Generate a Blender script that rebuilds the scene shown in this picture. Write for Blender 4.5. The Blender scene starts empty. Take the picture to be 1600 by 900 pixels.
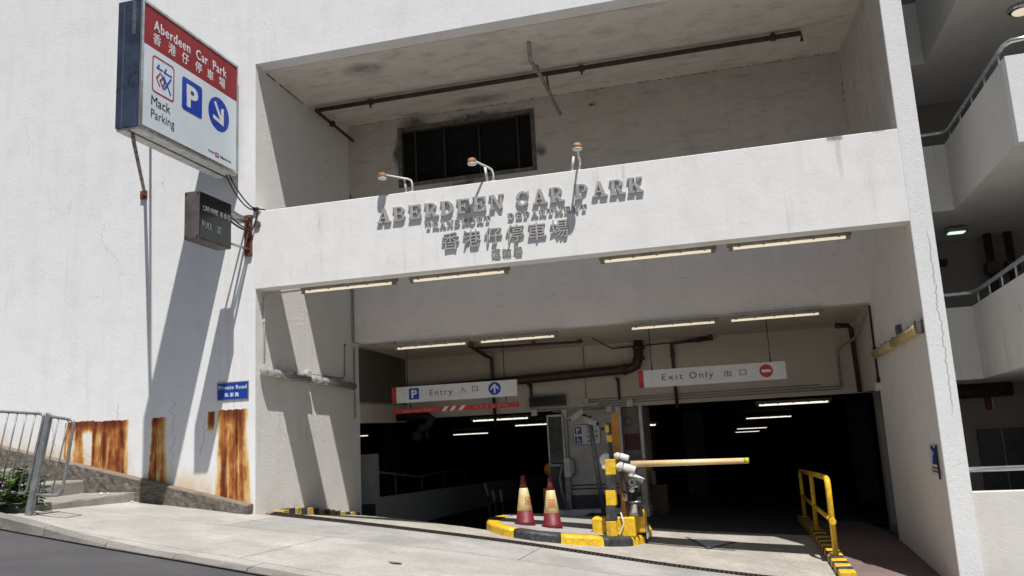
import bpy, bmesh, math, random, bisect
from mathutils import Vector, Matrix
random.seed(7)
sc = bpy.context.scene
COL = sc.collection

# ------------------------------------------------------------------ camera
cam_d = bpy.data.cameras.new('camera')
cam = bpy.data.objects.new('camera', cam_d); COL.objects.link(cam)
cam_d.sensor_width = 36.0
cam_d.lens = 36.0 * 1273.4 / 1600.0
cam_d.clip_start = 0.1; cam_d.clip_end = 500
_r = Vector((0.96655649, 0.25094592, -0.0528649))
_u = Vector((0.09313362, -0.15141092, 0.98407361))
_f = Vector((-0.23894493, 0.95608623, 0.16971871))
cam.matrix_world = Matrix(((_r.x, _u.x, -_f.x, 7.3247), (_r.y, _u.y, -_f.y, -11.8201),
                           (_r.z, _u.z, -_f.z, 1.1115), (0, 0, 0, 1)))
sc.camera = cam

# ------------------------------------------------------------------ light
SUN_DIR = Vector((-0.567, 1.0, -2.35)).normalized()
sun_d = bpy.data.lights.new('sun', 'SUN'); sun_d.energy = 5.0; sun_d.angle = math.radians(0.5)
sun_d.color = (1.0, 0.965, 0.92)
sun = bpy.data.objects.new('sun', sun_d); COL.objects.link(sun)
sun.rotation_mode = 'QUATERNION'; sun.rotation_quaternion = SUN_DIR.to_track_quat('-Z', 'Y')
sun.location = (12, -15, 30)
w = bpy.data.worlds.new('World'); sc.world = w; w.use_nodes = True
nt = w.node_tree; nt.nodes.clear()
sky = nt.nodes.new('ShaderNodeTexSky'); sky.sky_type = 'NISHITA'; sky.sun_disc = False
sky.sun_elevation = math.radians(63.9); sky.sun_rotation = math.atan2(0.567, -1.0)
bg = nt.nodes.new('ShaderNodeBackground'); bg.inputs['Strength'].default_value = 0.05
wo = nt.nodes.new('ShaderNodeOutputWorld')
nt.links.new(sky.outputs[0], bg.inputs[0]); nt.links.new(bg.outputs[0], wo.inputs[0])
sc.view_settings.view_transform = 'Standard'
try: sc.view_settings.look = 'None'
except Exception: pass
sc.view_settings.exposure = 0.13; sc.view_settings.gamma = 1.0
sc.view_settings.use_curve_mapping = False

# ------------------------------------------------------------------ ground height
_GX = [-30, -6, 0, 2, 4.2, 6.7, 10, 16, 40]
_GZ = [3.78, .756, 0, -.235, -.512, -.875, -1.26, -2.0, -5.0]
def z0(x):
    n = len(_GX)
    i = max(0, min(n-2, bisect.bisect_right(_GX, x)-1))
    def sl(j):
        if j <= 0: return (_GZ[1]-_GZ[0])/(_GX[1]-_GX[0])
        if j >= n-1: return (_GZ[-1]-_GZ[-2])/(_GX[-1]-_GX[-2])
        return (_GZ[j+1]-_GZ[j-1])/(_GX[j+1]-_GX[j-1])
    h = _GX[i+1]-_GX[i]; t = (x-_GX[i])/h
    a, b = sl(i)*h, sl(i+1)*h
    return (2*t**3-3*t*t+1)*_GZ[i]+(t**3-2*t*t+t)*a+(-2*t**3+3*t*t)*_GZ[i+1]+(t**3-t*t)*b
def sstep(a, b, v):
    t = max(0., min(1., (v-a)/(b-a))); return t*t*(3-2*t)
def G(x, y):
    if y < 0: return z0(x)-.03*y
    s = -.115+.0155*min(max(x, 0), 10)
    z = z0(x)+s*min(y, 3.6)-.03*max(0, y-3.6)
    yc = max(1.25, 3.35-.6*x)                      # the entry ramp tips down behind this crest
    d = max(0., y-yc)
    if d > 0 and x < 4.2:
        z -= .14*min(d, 5.0)*(1-sstep(3.3, 4.2, x))
    return z

# ------------------------------------------------------------------ materials
class NB:
    """small node-tree builder"""
    def __init__(s, name):
        s.m = bpy.data.materials.new(name); s.m.use_nodes = True
        s.t = s.m.node_tree; s.n = s.t.nodes
        s.b = s.n['Principled BSDF']
        s.pos = s.n.new('ShaderNodeNewGeometry').outputs['Position']
        s.obj = s.n.new('ShaderNodeTexCoord').outputs['Object']
    def link(s, a, b): s.t.links.new(a, b)
    def put(s, sock, v):
        if hasattr(v, 'is_output'): s.link(v, sock)
        elif isinstance(v, (tuple, list)) and len(v) == 3 and sock.type == 'RGBA': sock.default_value = (*v, 1)
        else: sock.default_value = v
    def math(s, op, a, b=0.0, c=0.0, clamp=False):
        n = s.n.new('ShaderNodeMath'); n.operation = op; n.use_clamp = clamp
        for k, v in enumerate((a, b, c)): s.put(n.inputs[k], v)
        return n.outputs[0]
    def noise(s, scale=5, detail=4, rough=.55, vec=None, stretch=None, dist=0.0, off=None):
        n = s.n.new('ShaderNodeTexNoise'); n.inputs['Scale'].default_value = scale
        n.inputs['Detail'].default_value = detail; n.inputs['Roughness'].default_value = rough
        n.inputs['Distortion'].default_value = dist
        v = vec or s.pos
        if stretch or off:
            mp = s.n.new('ShaderNodeMapping'); mp.inputs['Scale'].default_value = stretch or (1, 1, 1)
            mp.inputs['Location'].default_value = off or (0, 0, 0)
            s.link(v, mp.inputs[0]); v = mp.outputs[0]
        s.link(v, n.inputs['Vector']); return n.outputs['Fac']
    def voro(s, scale, feat='DISTANCE_TO_EDGE', vec=None, rnd=1.0):
        n = s.n.new('ShaderNodeTexVoronoi'); n.feature = feat; n.inputs['Scale'].default_value = scale
        n.inputs['Randomness'].default_value = rnd
        s.link(vec or s.pos, n.inputs['Vector']); return n.outputs['Distance']
    def mr(s, v, a, b, c=0.0, d=1.0):
        n = s.n.new('ShaderNodeMapRange'); n.interpolation_type = 'SMOOTHSTEP'
        s.put(n.inputs[0], v)
        for k, x in enumerate((a, b, c, d)): s.put(n.inputs[1+k], x)
        return n.outputs[0]
    def mix(s, f, a, b, mode='MIX'):
        n = s.n.new('ShaderNodeMix'); n.data_type = 'RGBA'; n.blend_type = mode
        s.put(n.inputs[0], f); s.put(n.inputs[6], a); s.put(n.inputs[7], b)
        return n.outputs[2]
    def sep(s, v=None):
        n = s.n.new('ShaderNodeSeparateXYZ'); s.link(v or s.pos, n.inputs[0]); return n.outputs
    def warp(s, amt, scale=1.0):
        n = s.n.new('ShaderNodeTexNoise'); n.inputs['Scale'].default_value = scale; n.inputs['Detail'].default_value = 4
        s.link(s.pos, n.inputs['Vector'])
        v = s.n.new('ShaderNodeVectorMath'); v.operation = 'MULTIPLY_ADD'
        s.link(n.outputs['Color'], v.inputs[0]); v.inputs[1].default_value = (amt,)*3; s.link(s.pos, v.inputs[2])
        return v.outputs[0]
    def bump(s, h, strength=.3, dist=.02, prev=None):
        n = s.n.new('ShaderNodeBump'); n.inputs['Strength'].default_value = strength
        n.inputs['Distance'].default_value = dist; s.link(h, n.inputs['Height'])
        if prev: s.link(prev, n.inputs['Normal'])
        return n.outputs[0]
    def done(s, col, rough=.7, metal=0.0, normal=None, spec=None):
        s.put(s.b.inputs['Base Color'], col); s.put(s.b.inputs['Roughness'], rough)
        s.put(s.b.inputs['Metallic'], metal)
        if spec is not None: s.put(s.b.inputs['Specular IOR Level'], spec)
        if normal: s.link(normal, s.b.inputs['Normal'])
        return s.m

def simple(name, col, rough=.5, metal=0.0, var=.15, scale=12, bump=.0, dirt=None, use_obj=True):
    q = NB(name); v = q.obj if use_obj else q.pos
    n = q.noise(scale, 5, .6, vec=v)
    c2 = tuple(max(0, c*(1-var*2)) for c in col); c1 = tuple(min(1, c*(1+var*.5)) for c in col)
    c = q.mix(q.mr(n, .3, .7), c2, c1)
    if dirt:
        d = q.mr(q.noise(scale*.35, 6, .7, vec=v, off=(3, 1, 2)), .5, .72)
        c = q.mix(q.math('MULTIPLY', d, .75), c, dirt)
    nm = q.bump(q.noise(scale*4, 4, .6, vec=v), bump, .01) if bump else None
    r = q.mr(n, .2, .8, min(1, rough+.1), max(0.02, rough-.1))
    return q.done(c, r, metal, nm)

def emis(name, col, strength):
    q = NB(name); q.b.inputs['Emission Color'].default_value = (*col, 1)
    q.b.inputs['Emission Strength'].default_value = strength
    return q.done((.6, .6, .58), .4)

def plaster(name, base=(.78, .785, .79), grime=.35, rough_bump=.25, streak=.25, cracks=True, extra=None, spk=.5, coarse=0.0):
    q = NB(name)
    c = base
    big = q.noise(.45, 5, .6); mid = q.noise(2.3, 6, .65); fine = q.noise(55, 3, .6)
    dk = tuple(b*.82 for b in base); warm = (base[0]*.86, base[1]*.82, base[2]*.74)
    c = q.mix(q.mr(mid, .42, .72, 0, grime), c, dk)
    c = q.mix(q.mr(big, .5, .75, 0, grime*.6), c, warm)
    st = q.noise(7, 4, .65, stretch=(1, 1, .05)); st2 = q.mr(q.noise(1.2, 3, .5, off=(5, 2, 1)), .42, .62)
    c = q.mix(q.math('MULTIPLY', q.mr(st, .55, .75), q.math('MULTIPLY', st2, streak)), c, (base[0]*.55, base[1]*.53, base[2]*.5))
    pt = q.mr(q.noise(1.3, 2, .3, off=(4, 8, 1), dist=.4), .53, .56); c = q.mix(q.math('MULTIPLY', pt, grime*.35), c, (base[0]*.90, base[1]*.89, base[2]*.86))
    vb = q.noise(3.5, 3, .5, stretch=(1, 1, .12), off=(2, 0, 0)); c = q.mix(q.mr(vb, .5, .7, 0, grime*.45), c, (base[0]*.80, base[1]*.785, base[2]*.75))
    # small dark spots where the paint has chipped
    sp = q.voro(1.7, 'F1', q.warp(.6, 3)); spm = q.mr(q.noise(.9, 2, .5, off=(9, 4, 2)), .5, .6)
    c = q.mix(q.math('MULTIPLY', q.mr(sp, .035, .02), q.math('MULTIPLY', spm, spk)), c, (.16, .15, .14))
    ridge = q.noise(9, 5, .6, dist=1.5)
    h = q.math('ADD', q.math('MULTIPLY', fine, .35), q.math('MULTIPLY', ridge, .9))
    if coarse:
        h = q.math('ADD', h, q.math('MULTIPLY', q.noise(46, 4, .7, dist=.6, stretch=(1, 1, 1.8)), coarse))
    nm = q.bump(h, rough_bump, .025)
    if cracks:
        e = q.voro(.55, 'DISTANCE_TO_EDGE', q.warp(.5, 2.2))
        gate = q.mr(q.noise(.8, 2, .5, off=(2, 7, 3)), .57, .64)
        cr = q.math('MULTIPLY', q.mr(e, .006, .001), gate)
        c = q.mix(q.math('MULTIPLY', cr, .35), c, (.32, .30, .28))
    if extra: c = extra(q, c)
    return q.done(c, .82, 0, nm, .25)

def rust_paint(q, c):
    """rust stains and peeled patches near the foot of the street wall (positions in metres along the wall)"""
    X, Y, Z = q.sep()
    wob = q.math('MULTIPLY', q.math('SUBTRACT', q.noise(6, 4, .6), .5), .025)
    x_rag = q.math('MULTIPLY', q.math('SUBTRACT', q.noise(5, 6, .7, stretch=(.1, 1, .5), off=(2, 0, 3)), .5), .09)
    wob = q.math('ADD', wob, x_rag)
    wobz = q.math('MULTIPLY', q.math('SUBTRACT', q.noise(4, 4, .6, stretch=(1, 1, .3)), .5), .05)
    x = q.math('ADD', X, wob); z = q.math('ADD', Z, wobz)
    st = q.noise(11, 5, .7, stretch=(1, 1, .045)); st2 = q.noise(26, 4, .7, stretch=(1, 1, .06)); bl = q.noise(3, 5, .7)
    def band(v, a, b, s1, s2): return q.math('MULTIPLY', q.mr(v, a-s1, a+s1*.3), q.mr(v, b+s2, b-s2*.3))
    dens = None
    st3 = q.noise(5.5, 4, .6, stretch=(1, 1, .10), off=(3, 0, 1))
    stm = q.math('MULTIPLY_ADD', q.mr(q.math('MULTIPLY_ADD', st3, .6, q.math('MULTIPLY', st, .4)), .36, .62), .92, .20); stf = q.math('MULTIPLY_ADD', q.mr(st2, .3, .7), .22, .88)
    ragged = q.math('MULTIPLY', q.math('SUBTRACT', q.noise(9, 5, .75, stretch=(1, 1, 0)), .5), .10)
    zt_ = q.math('ADD', Z, ragged)
    # (left, right, top, bottom, weight, softness of the left and right edge)
    for (a, b, zt, zb, wt, sl, sr) in ((-3.67, -3.52, 1.61, -1, .95, .05, .10), (-3.49, -3.27, 1.60, -1, .85, .08, .10), (-3.64, -3.05, 1.62, 1.34, .95, .03, .05),
                               (-3.10, -2.38, 1.60, -1, 1.15, .04, .18), (-1.94, -1.66, 1.60, -1, 1.2, .05, .20), (-.88, -.73, 1.645, 1.26, .85, .05, .06),
                               (-.70, -.13, 1.655, -1, 1.08, .20, .24)):
        wide = q.math('MULTIPLY', q.mr(Z, zt, .2), .05)
        xl = q.mr(q.math('ADD', x, wide), a-sl*.3, a+sl); xr = q.mr(q.math('SUBTRACT', x, wide), b+sr*.3, b-sr)
        zz = q.math('MULTIPLY', q.mr(zt_, zt+.008, zt-.008), q.mr(z, zb, zb+.22))
        m = q.math('MULTIPLY', q.math('MULTIPLY', q.math('MULTIPLY', xl, xr), zz), wt)
        dens = m if dens is None else q.math('MAXIMUM', dens, m)
    # near the top edge the rust is solid, lower down it runs in streaks
    top = q.mr(Z, 1.25, 1.6)
    stm = q.math('ADD', q.math('MULTIPLY', stm, q.math('SUBTRACT', 1.0, q.math('MULTIPLY', top, .5))), q.math('MULTIPLY', top, .5))
    fade = q.math('MULTIPLY_ADD', q.mr(q.noise(2.6, 4, .6, stretch=(1.6, 1, .7), off=(6, 0, 2)), .36, .6), .55, .45)
    fade = q.math('MAXIMUM', fade, top)
    dens = q.math('MULTIPLY', q.math('MULTIPLY', q.math('MULTIPLY', dens, stm), stf), fade, clamp=True)
    base = q.math('SUBTRACT', Z, q.math('MULTIPLY_ADD', X, -.232, .15))
    damp = q.math('MULTIPLY', q.mr(base, .45, .0), q.mr(q.noise(2.2, 4, .6, stretch=(1, 1, .4)), .34, .6))
    damp = q.math('MULTIPLY', damp, q.mr(X, .05, -.15))
    c = q.mix(q.math('MULTIPLY', damp, .6), c, (.62, .42, .17))
    run = q.math('MULTIPLY', band(x, -.62, -.25, .12, .12), band(z, 1.7, 4.1, .4, .8))
    c = q.mix(q.math('MULTIPLY', q.math('MULTIPLY', run, q.mr(st, .45, .65)), .28), c, (.62, .5, .3))
    r = q.n.new('ShaderNodeValToRGB'); q.link(dens, r.inputs[0]); e = r.color_ramp.elements
    e[0].position = .06; e[0].color = (.76, .66, .44, 1); e[1].position = 1.0; e[1].color = (.10, .022, .012, 1)
    for ps, cl in ((.20, (.66, .45, .19, 1)), (.36, (.47, .20, .055, 1)), (.54, (.32, .105, .030, 1)), (.72, (.21, .058, .020, 1)), (.88, (.135, .034, .016, 1))):
        k = e.new(ps); k.color = cl
    c = q.mix(q.mr(dens, .03, .17), c, r.outputs[0])
    # faint repaired strip above the stains and cracks running up from their ends
    for (x0, amp, za, zb_) in ((-1.52, .16, .6, 1.95), (-2.62, .08, 1.55, 1.95), (-3.9, .10, 1.0, 1.7), (-.95, .10, .9, 1.62)):
        w_ = q.math('MULTIPLY', q.math('SUBTRACT', q.noise(4.5, 5, .75, stretch=(0, 0, 1), off=(x0, 0, 0)), .5), amp*4)
        d = q.math('ABSOLUTE', q.math('SUBTRACT', q.math('ADD', X, w_), x0))
        m = q.math('MULTIPLY', q.mr(d, .012, .003), q.math('MULTIPLY', q.mr(Z, za, za+.1), q.mr(Z, zb_, zb_-.1)))
        c = q.mix(q.math('MULTIPLY', m, .6), c, (.28, .26, .24))
    # hairline joint and a crack running up beside the stain
    return c

def soot_spots(spots, amount=.9):
    def f(q, c):
        br = q.noise(5, 6, .7, stretch=(.35, 1, 1.6), off=(1, 1, 1)); c = q.mix(q.mr(br, .48, .72, 0, .45), c, (.24, .21, .18)); c = q.mix(q.mr(q.noise(3, 5, .7, off=(5, 5, 2)), .55, .75, 0, .4), c, (.72, .67, .61))
        for (x, y, z, rx, rz) in spots:
            v = q.n.new('ShaderNodeMapping'); v.vector_type = 'POINT'
            v.inputs['Location'].default_value = (-(x+.125)/rx, -(y+.125)/rz, -(z+.125)/rz); v.inputs['Scale'].default_value = (1/rx, 1/rz, 1/rz)
            q.link(q.warp(.25, 2.5), v.inputs[0])
            # warp adds about +.125 on each axis; taken off through the length test below
            l = q.n.new('ShaderNodeVectorMath'); l.operation = 'LENGTH'; q.link(v.outputs[0], l.inputs[0])
            m = q.math('MULTIPLY', q.mr(l.outputs['Value'], 1.15, .1), q.mr(q.noise(4, 5, .6), .15, .6))
            c = q.mix(q.math('MULTIPLY', m, amount), c, (.012, .011, .010))
        return c
    return f
def beam_grime(q, c):
    X, Y, Z = q.sep()
    def blob(x, z, rx, rz, amt, col):
        dx = q.math('DIVIDE', q.math('SUBTRACT', X, x), rx); dz = q.math('DIVIDE', q.math('SUBTRACT', Z, z), rz)
        d = q.math('ADD', q.math('MULTIPLY', dx, dx), q.math('MULTIPLY', dz, dz))
        d = q.math('ADD', d, q.math('MULTIPLY', q.math('SUBTRACT', q.noise(10, 5, .7), .5), 2.2))
        return q.math('MULTIPLY', q.mr(d, 1.0, .1), amt), col
    for a in ((9.17, 4.93, .14, .09, .8, (.10, .095, .09)), (9.20, 4.7, .05, .5, .35, (.4, .4, .4)), (9.75, 4.93, .12, .03, .6, (.2, .19, .18))):
        m, k = blob(*a); c = q.mix(m, c, k)
    return c

def pier_crack(q, c):
    X, Y, Z = q.sep()
    wob = q.math('MULTIPLY', q.math('SUBTRACT', q.noise(3.5, 5, .75, stretch=(0, 0, 1)), .5), .22)
    d = q.math('ABSOLUTE', q.math('SUBTRACT', q.math('ADD', X, wob), 10.19))
    m = q.math('MULTIPLY', q.mr(d, .011, .002), q.math('MULTIPLY', q.mr(Z, .9, 1.2), q.mr(Z, 3.6, 3.2)))
    return q.mix(q.math('MULTIPLY', m, .7), c, (.20, .19, .18))
def scuffs(q, c):
    n = q.math('MULTIPLY', q.mr(q.noise(14, 6, .75, stretch=(.6, 1, 1.5)), .56, .72), q.mr(q.noise(1.1, 3, .6, off=(6, 1, 4)), .4, .6))
    c = q.mix(q.math('MULTIPLY', n, .55), c, (.27, .25, .23))
    l = q.math('MULTIPLY', q.mr(q.noise(20, 5, .7, off=(8, 8, 8)), .58, .7), .4)
    return q.mix(l, c, (.80, .77, .74))
M = {}
M['wall'] = plaster('street_wall_paint', (.80, .805, .81), grime=.36, rough_bump=.17, streak=.28, extra=rust_paint, spk=.55)
M['beam'] = plaster('beam_paint', (.80, .795, .78), grime=.42, rough_bump=.14, streak=.85, cracks=False, extra=beam_grime, spk=.45)
M['reveal'] = plaster('peeling_reveal_roughcast', (.85, .83, .81), grime=.32, rough_bump=.6, streak=.35, coarse=1.6)
M['rough'] = plaster('roughcast_paint', (.78, .785, .785), grime=.22, rough_bump=.34, streak=.1, coarse=1.4, extra=pier_crack)
M['recess'] = plaster('recess_paint', (.81, .77, .735), grime=.4, rough_bump=.3, streak=.3, cracks=False, extra=scuffs)
M['upper'] = plaster('fume_and_shade_paint', (.55, .51, .47), grime=.5, rough_bump=.25, streak=.35, cracks=False,  # base darkened for fume dirt and for the weaker bounce light up here
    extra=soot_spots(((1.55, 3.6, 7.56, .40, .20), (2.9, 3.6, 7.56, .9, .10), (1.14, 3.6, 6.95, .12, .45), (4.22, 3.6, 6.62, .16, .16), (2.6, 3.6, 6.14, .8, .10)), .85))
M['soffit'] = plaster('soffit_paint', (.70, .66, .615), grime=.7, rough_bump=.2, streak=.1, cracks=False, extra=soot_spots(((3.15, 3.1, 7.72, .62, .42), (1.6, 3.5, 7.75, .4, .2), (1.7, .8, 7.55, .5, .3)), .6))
M['inner'] = plaster('inner_beige_paint', (.57, .515, .45), grime=.4, rough_bump=.15, streak=.3, cracks=False)
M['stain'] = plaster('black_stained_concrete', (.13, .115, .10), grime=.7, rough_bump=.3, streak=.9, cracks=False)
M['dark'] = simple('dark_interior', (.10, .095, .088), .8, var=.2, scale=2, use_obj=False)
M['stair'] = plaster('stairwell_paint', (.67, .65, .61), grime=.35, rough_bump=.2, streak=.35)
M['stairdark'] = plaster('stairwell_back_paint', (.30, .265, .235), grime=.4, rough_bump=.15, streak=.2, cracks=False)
M['plinth'] = None

def concrete(name, base, ridge=None, bumpk=.35, stain=.5):
    q = NB(name)
    a = q.noise(1.1, 6, .65); b = q.noise(9, 6, .7); f = q.noise(58, 4, .75)
    c = q.mix(q.mr(a, .35, .7), tuple(k*.72 for k in base), tuple(min(1, k*1.12) for k in base))
    c = q.mix(q.mr(b, .45, .75, 0, stain), c, tuple(k*.72 for k in base))
    c = q.mix(q.mr(f, .54, .74, 0, .7), c, tuple(k*.5 for k in base))
    c = q.mix(q.mr(q.noise(46, 3, .6, off=(3, 3, 3)), .60, .70, 0, .6), c, tuple(min(1, k*1.5) for k in base))
    br = q.noise(3, 5, .65, stretch=(.3, 6, 1)); c = q.mix(q.mr(br, .46, .72, 0, .55), c, tuple(k*.66 for k in base)); c = q.mix(q.mr(q.noise(.42, 3, .5, off=(3, 1, 0)), .48, .64, 0, .35), c, tuple(k*.74 for k in base))
    gr = q.noise(24, 5, .8, off=(1, 2, 3)); c = q.mix(q.mr(gr, .46, .66, 0, .5), c, tuple(k*.68 for k in base)); c = q.mix(q.mr(gr, .46, .34, 0, .45), c, tuple(min(1, k*1.3) for k in base))
    sp = q.voro(3.1, 'F1', q.warp(.4, 4)); c = q.mix(q.mr(sp, .04, .02, 0, .6), c, (.12, .11, .1))
    X, Y, Z = q.sep()
    lane = None
    for xc in (1.15, 2.75, 6.55, 8.0):
        wob = q.math('MULTIPLY', q.math('SUBTRACT', q.noise(.5, 2, .5, stretch=(0, 1, 0), off=(xc, 0, 0)), .5), .8)
        d = q.math('ABSOLUTE', q.math('SUBTRACT', q.math('ADD', X, q.math('ADD', wob, q.math('MULTIPLY', Y, .05))), xc))
        m = q.mr(d, .24, .06); lane = m if lane is None else q.math('MAXIMUM', lane, m)
    c = q.mix(q.math('MULTIPLY', q.math('MULTIPLY', lane, q.mr(q.noise(6, 5, .7, stretch=(2, .5, 1)), .35, .7)), stain*.42), c, tuple(k*.42 for k in base))
    dr_ = q.mr(q.noise(5, 3, .6, off=(4, 4, 0)), .66, .70); c = q.mix(q.math('MULTIPLY', dr_, .38), c, tuple(k*.42 for k in base))
    h = q.math('ADD', f, q.math('MULTIPLY', b, .6))
    if ridge:
        wv = q.n.new('ShaderNodeTexWave'); wv.wave_type = 'BANDS'; wv.bands_direction = 'Y'
        wv.inputs['Scale'].default_value = ridge; wv.inputs['Distortion'].default_value = 1.2; wv.inputs['Detail'].default_value = 3
        q.link(q.pos, wv.inputs['Vector'])
        g = q.mr(wv.outputs['Fac'], .0, .35, 1, 0)
        c = q.mix(q.math('MULTIPLY', q.math('MULTIPLY', g, q.mr(b, .35, .6)), .55), c, tuple(k*.42 for k in base))
        h = q.math('ADD', h, q.math('MULTIPLY', wv.outputs['Fac'], 1.2))
    return q.done(c, .88, 0, q.bump(h, bumpk, .02), .2)
M['apron'] = concrete('pavement_concrete', (.47, .455, .42))
M['apron2'] = concrete('newer_pavement_concrete', (.40, .39, .37), stain=.35)
M['drive'] = concrete('tamped_driveway_concrete', (.50, .47, .41), ridge=4.2, bumpk=.5, stain=.7)
M['step'] = concrete('step_concrete', (.36, .34, .31), stain=.6)
M['kerb'] = concrete('kerb_concrete', (.30, .285, .26), stain=.7, bumpk=.6)
M['joint'] = simple('joint_dirt', (.13, .115, .095), .95, var=.3, scale=9, use_obj=False)
M['floor'] = concrete('shade_darkened_floor', (.085, .078, .072), stain=.5)  # concrete with the shade under the building put into its colour
M['path'] = concrete('reddish_footway', (.235, .175, .16), stain=.3)
q = NB('asphalt'); a = q.noise(75, 4, .85); b = q.noise(1.3, 5, .6); s = q.voro(90, 'F1')
c = q.mix(q.mr(b, .3, .7), (.082, .080, .086), (.105, .102, .107)); c = q.mix(q.mr(a, .5, .75, 0, .7), c, (.028, .027, .03))
c = q.mix(q.mr(q.noise(48, 3, .65, off=(7, 1, 1)), .66, .74, 0, .8), c, (.24, .235, .23))
c = q.mix(q.mr(q.voro(2.2, 'F1', q.warp(.4, 3)), .03, .015), c, (.4, .39, .36))
M['asphalt'] = q.done(c, .85, 0, q.bump(a, .6, .02), .3)
q = NB('rough_stone_plinth'); a = q.noise(13, 8, .78, dist=.5, stretch=(.7, 1, 1.5)); f = q.noise(60, 5, .75)
c = q.mix(q.mr(a, .36, .66), (.12, .105, .088), (.31, .28, .24)); c = q.mix(q.mr(f, .5, .72, 0, .6), c, (.07, .06, .05))
X_, Y_, Z_ = q.sep(); tp_ = q.mr(q.math('SUBTRACT', Z_, q.math('MULTIPLY_ADD', X_, -.232, .147)), -.035, -.012); c = q.mix(q.math('MULTIPLY', tp_, .7), c, (.36, .30, .235))
c = q.mix(q.mr(q.noise(2.2, 5, .6, off=(2, 2, 2)), .55, .7, 0, .6), c, (.20, .13, .08))
M['plinth'] = q.done(c, .95, 0, q.bump(q.math('ADD', a, f), .8, .05), .15)

M['steel'] = simple('brushed_steel_frame', (.55, .55, .54), .32, .9, .15, 8, .05, dirt=(.30, .27, .24))
M['polished'] = simple('polished_dark_steel', (.20, .22, .26), .16, .85, .2, 3, .02)
M['galv'] = simple('galvanised_paint_grey', (.29, .305, .32), .45, .35, .15, 14, .05, dirt=(.12, .12, .12))
M['alum'] = simple('aluminium_rail', (.62, .63, .64), .3, .8, .1, 8, .04)
M['rustmetal'] = simple('rusted_bracket', (.20, .065, .03), .85, .1, .4, 12, .3, dirt=(.07, .03, .02))
M['rustpaint'] = simple('rusting_strut_paint', (.27, .20, .15), .7, .1, .4, 10, .2, dirt=(.12, .06, .035))
M['boxgrey'] = simple('brown_grey_box_metal', (.125, .108, .10), .5, .1, .2, 6, .03, dirt=(.10, .09, .085))
M['blackface'] = simple('black_display_face', (.010, .012, .013), .25, 0, .2, 6)
M['black'] = simple('black_rubber', (.016, .016, .017), .6, 0, .3, 10)
M['ink'] = simple('black_print', (.022, .021, .022), .5, 0, .1, 6)
M['white'] = simple('white_enamel', (.74, .76, .78), .35, 0, .05, 5)
M['whitepaint'] = simple('chipped_white_paint', (.70, .70, .68), .5, 0, .12, 12, .1, dirt=(.40, .36, .30))
M['panel'] = simple('pale_sign_panel', (.68, .755, .81), .25, 0, .03, 2)
M['red'] = simple('sign_red', (.30, .012, .018), .6, 0, .08, 3)
M['logored'] = simple('logo_red', (.36, .02, .07), .35, 0, .05, 4)
M['blue'] = simple('sign_blue', (.012, .055, .42), .3, 0, .06, 4)
M['plateblue'] = simple('plate_blue', (.010, .05, .33), .35, 0, .08, 4)
M['hangwhite'] = simple('hanging_sign_white', (.72, .71, .68), .4, 0, .05, 3)
M['barred'] = simple('height_bar_red', (.55, .035, .03), .4, 0, .12, 6, dirt=(.35, .04, .03))
M['yellow'] = simple('safety_yellow', (.86, .53, .025), .5, 0, .16, 15, .2, dirt=(.36, .23, .06))
M['wornyellow'] = simple('worn_yellow_paint', (.52, .36, .08), .7, 0, .25, 9, .2, dirt=(.32, .27, .20))
M['kerbblack'] = simple('kerb_black_paint', (.045, .047, .052), .6, 0, .3, 16, .2, dirt=(.14, .135, .13))
M['orange'] = simple('orange_plastic', (.55, .22, .02), .45, 0, .12, 5)
M['armcream'] = simple('faded_cream_arm', (.80, .60, .31), .45, 0, .08, 6, dirt=(.62, .45, .25))
M['lime'] = simple('lime_end_cap', (.50, .50, .03), .5, 0, .1, 6)
M['cone'] = simple('cone_maroon', (.17, .012, .020), .55, 0, .2, 9, .05, dirt=(.13, .03, .03))
M['conesleeve'] = simple('cone_reflective_sleeve', (.82, .66, .34), .35, .1, .12, 5, .05, dirt=(.60, .45, .18))
M['conelogo'] = simple('cone_sleeve_emblem', (.50, .06, .015), .4, 0, .1, 6)
M['letter'] = simple('weathered_letter_paint', (.40, .39, .38), .6, 0, .12, 14, .1, dirt=(.29, .28, .27))
M['brownpipe'] = simple('maroon_pipe_paint', (.060, .028, .024), .5, 0, .25, 8, .1)
M['greypipe'] = simple('painted_grey_conduit', (.36, .34, .31), .55, 0, .2, 10, .05, dirt=(.20, .17, .14))
M['whitepipe'] = simple('painted_white_conduit', (.62, .61, .58), .55, 0, .12, 10, .05)
M['batten'] = simple('light_fitting_grey', (.33, .30, .25), .5, 0, .2, 8, dirt=(.18, .14, .10))
M['tubeglow'] = emis('lit_fluorescent_tube', (1.0, .86, .62), .62)
M['tubefar'] = emis('lit_fluorescent_tube_inside', (1.0, .95, .84), 1.1)
M['bulklamp'] = emis('lit_bulkhead_lens', (.72, .95, .92), 1.0)
M['silver'] = simple('clear_silver_diffuser', (.50, .50, .49), .13, .45, .1, 3)
M['amberdiff'] = simple('yellowed_diffuser', (.66, .48, .22), .35, 0, .15, 6, dirt=(.40, .27, .10))
M['terracotta'] = simple('rusty_lamp_cap', (.42, .20, .09), .6, 0, .2, 12)
M['louvre'] = simple('sooty_louvre', (.045, .042, .04), .6, .3, .4, 20, .1)
M['louvreframe'] = simple('louvre_frame', (.16, .145, .13), .6, .2, .25, 9, .1, dirt=(.08, .075, .07))
M['door'] = simple('dark_door', (.045, .042, .045), .4, 0, .2, 5)
M['booth'] = simple('booth_grey_panel', (.50, .465, .43), .5, 0, .1, 3)
M['boothwhite'] = simple('booth_frame_white', (.72, .68, .63), .5, 0, .1, 5)
M['reflection_glass'] = simple('window_tree_reflection', (.028, .055, .024), .08, 0, .6, 5)  # green of reflected street trees mixed into the pane's base colour
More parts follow.
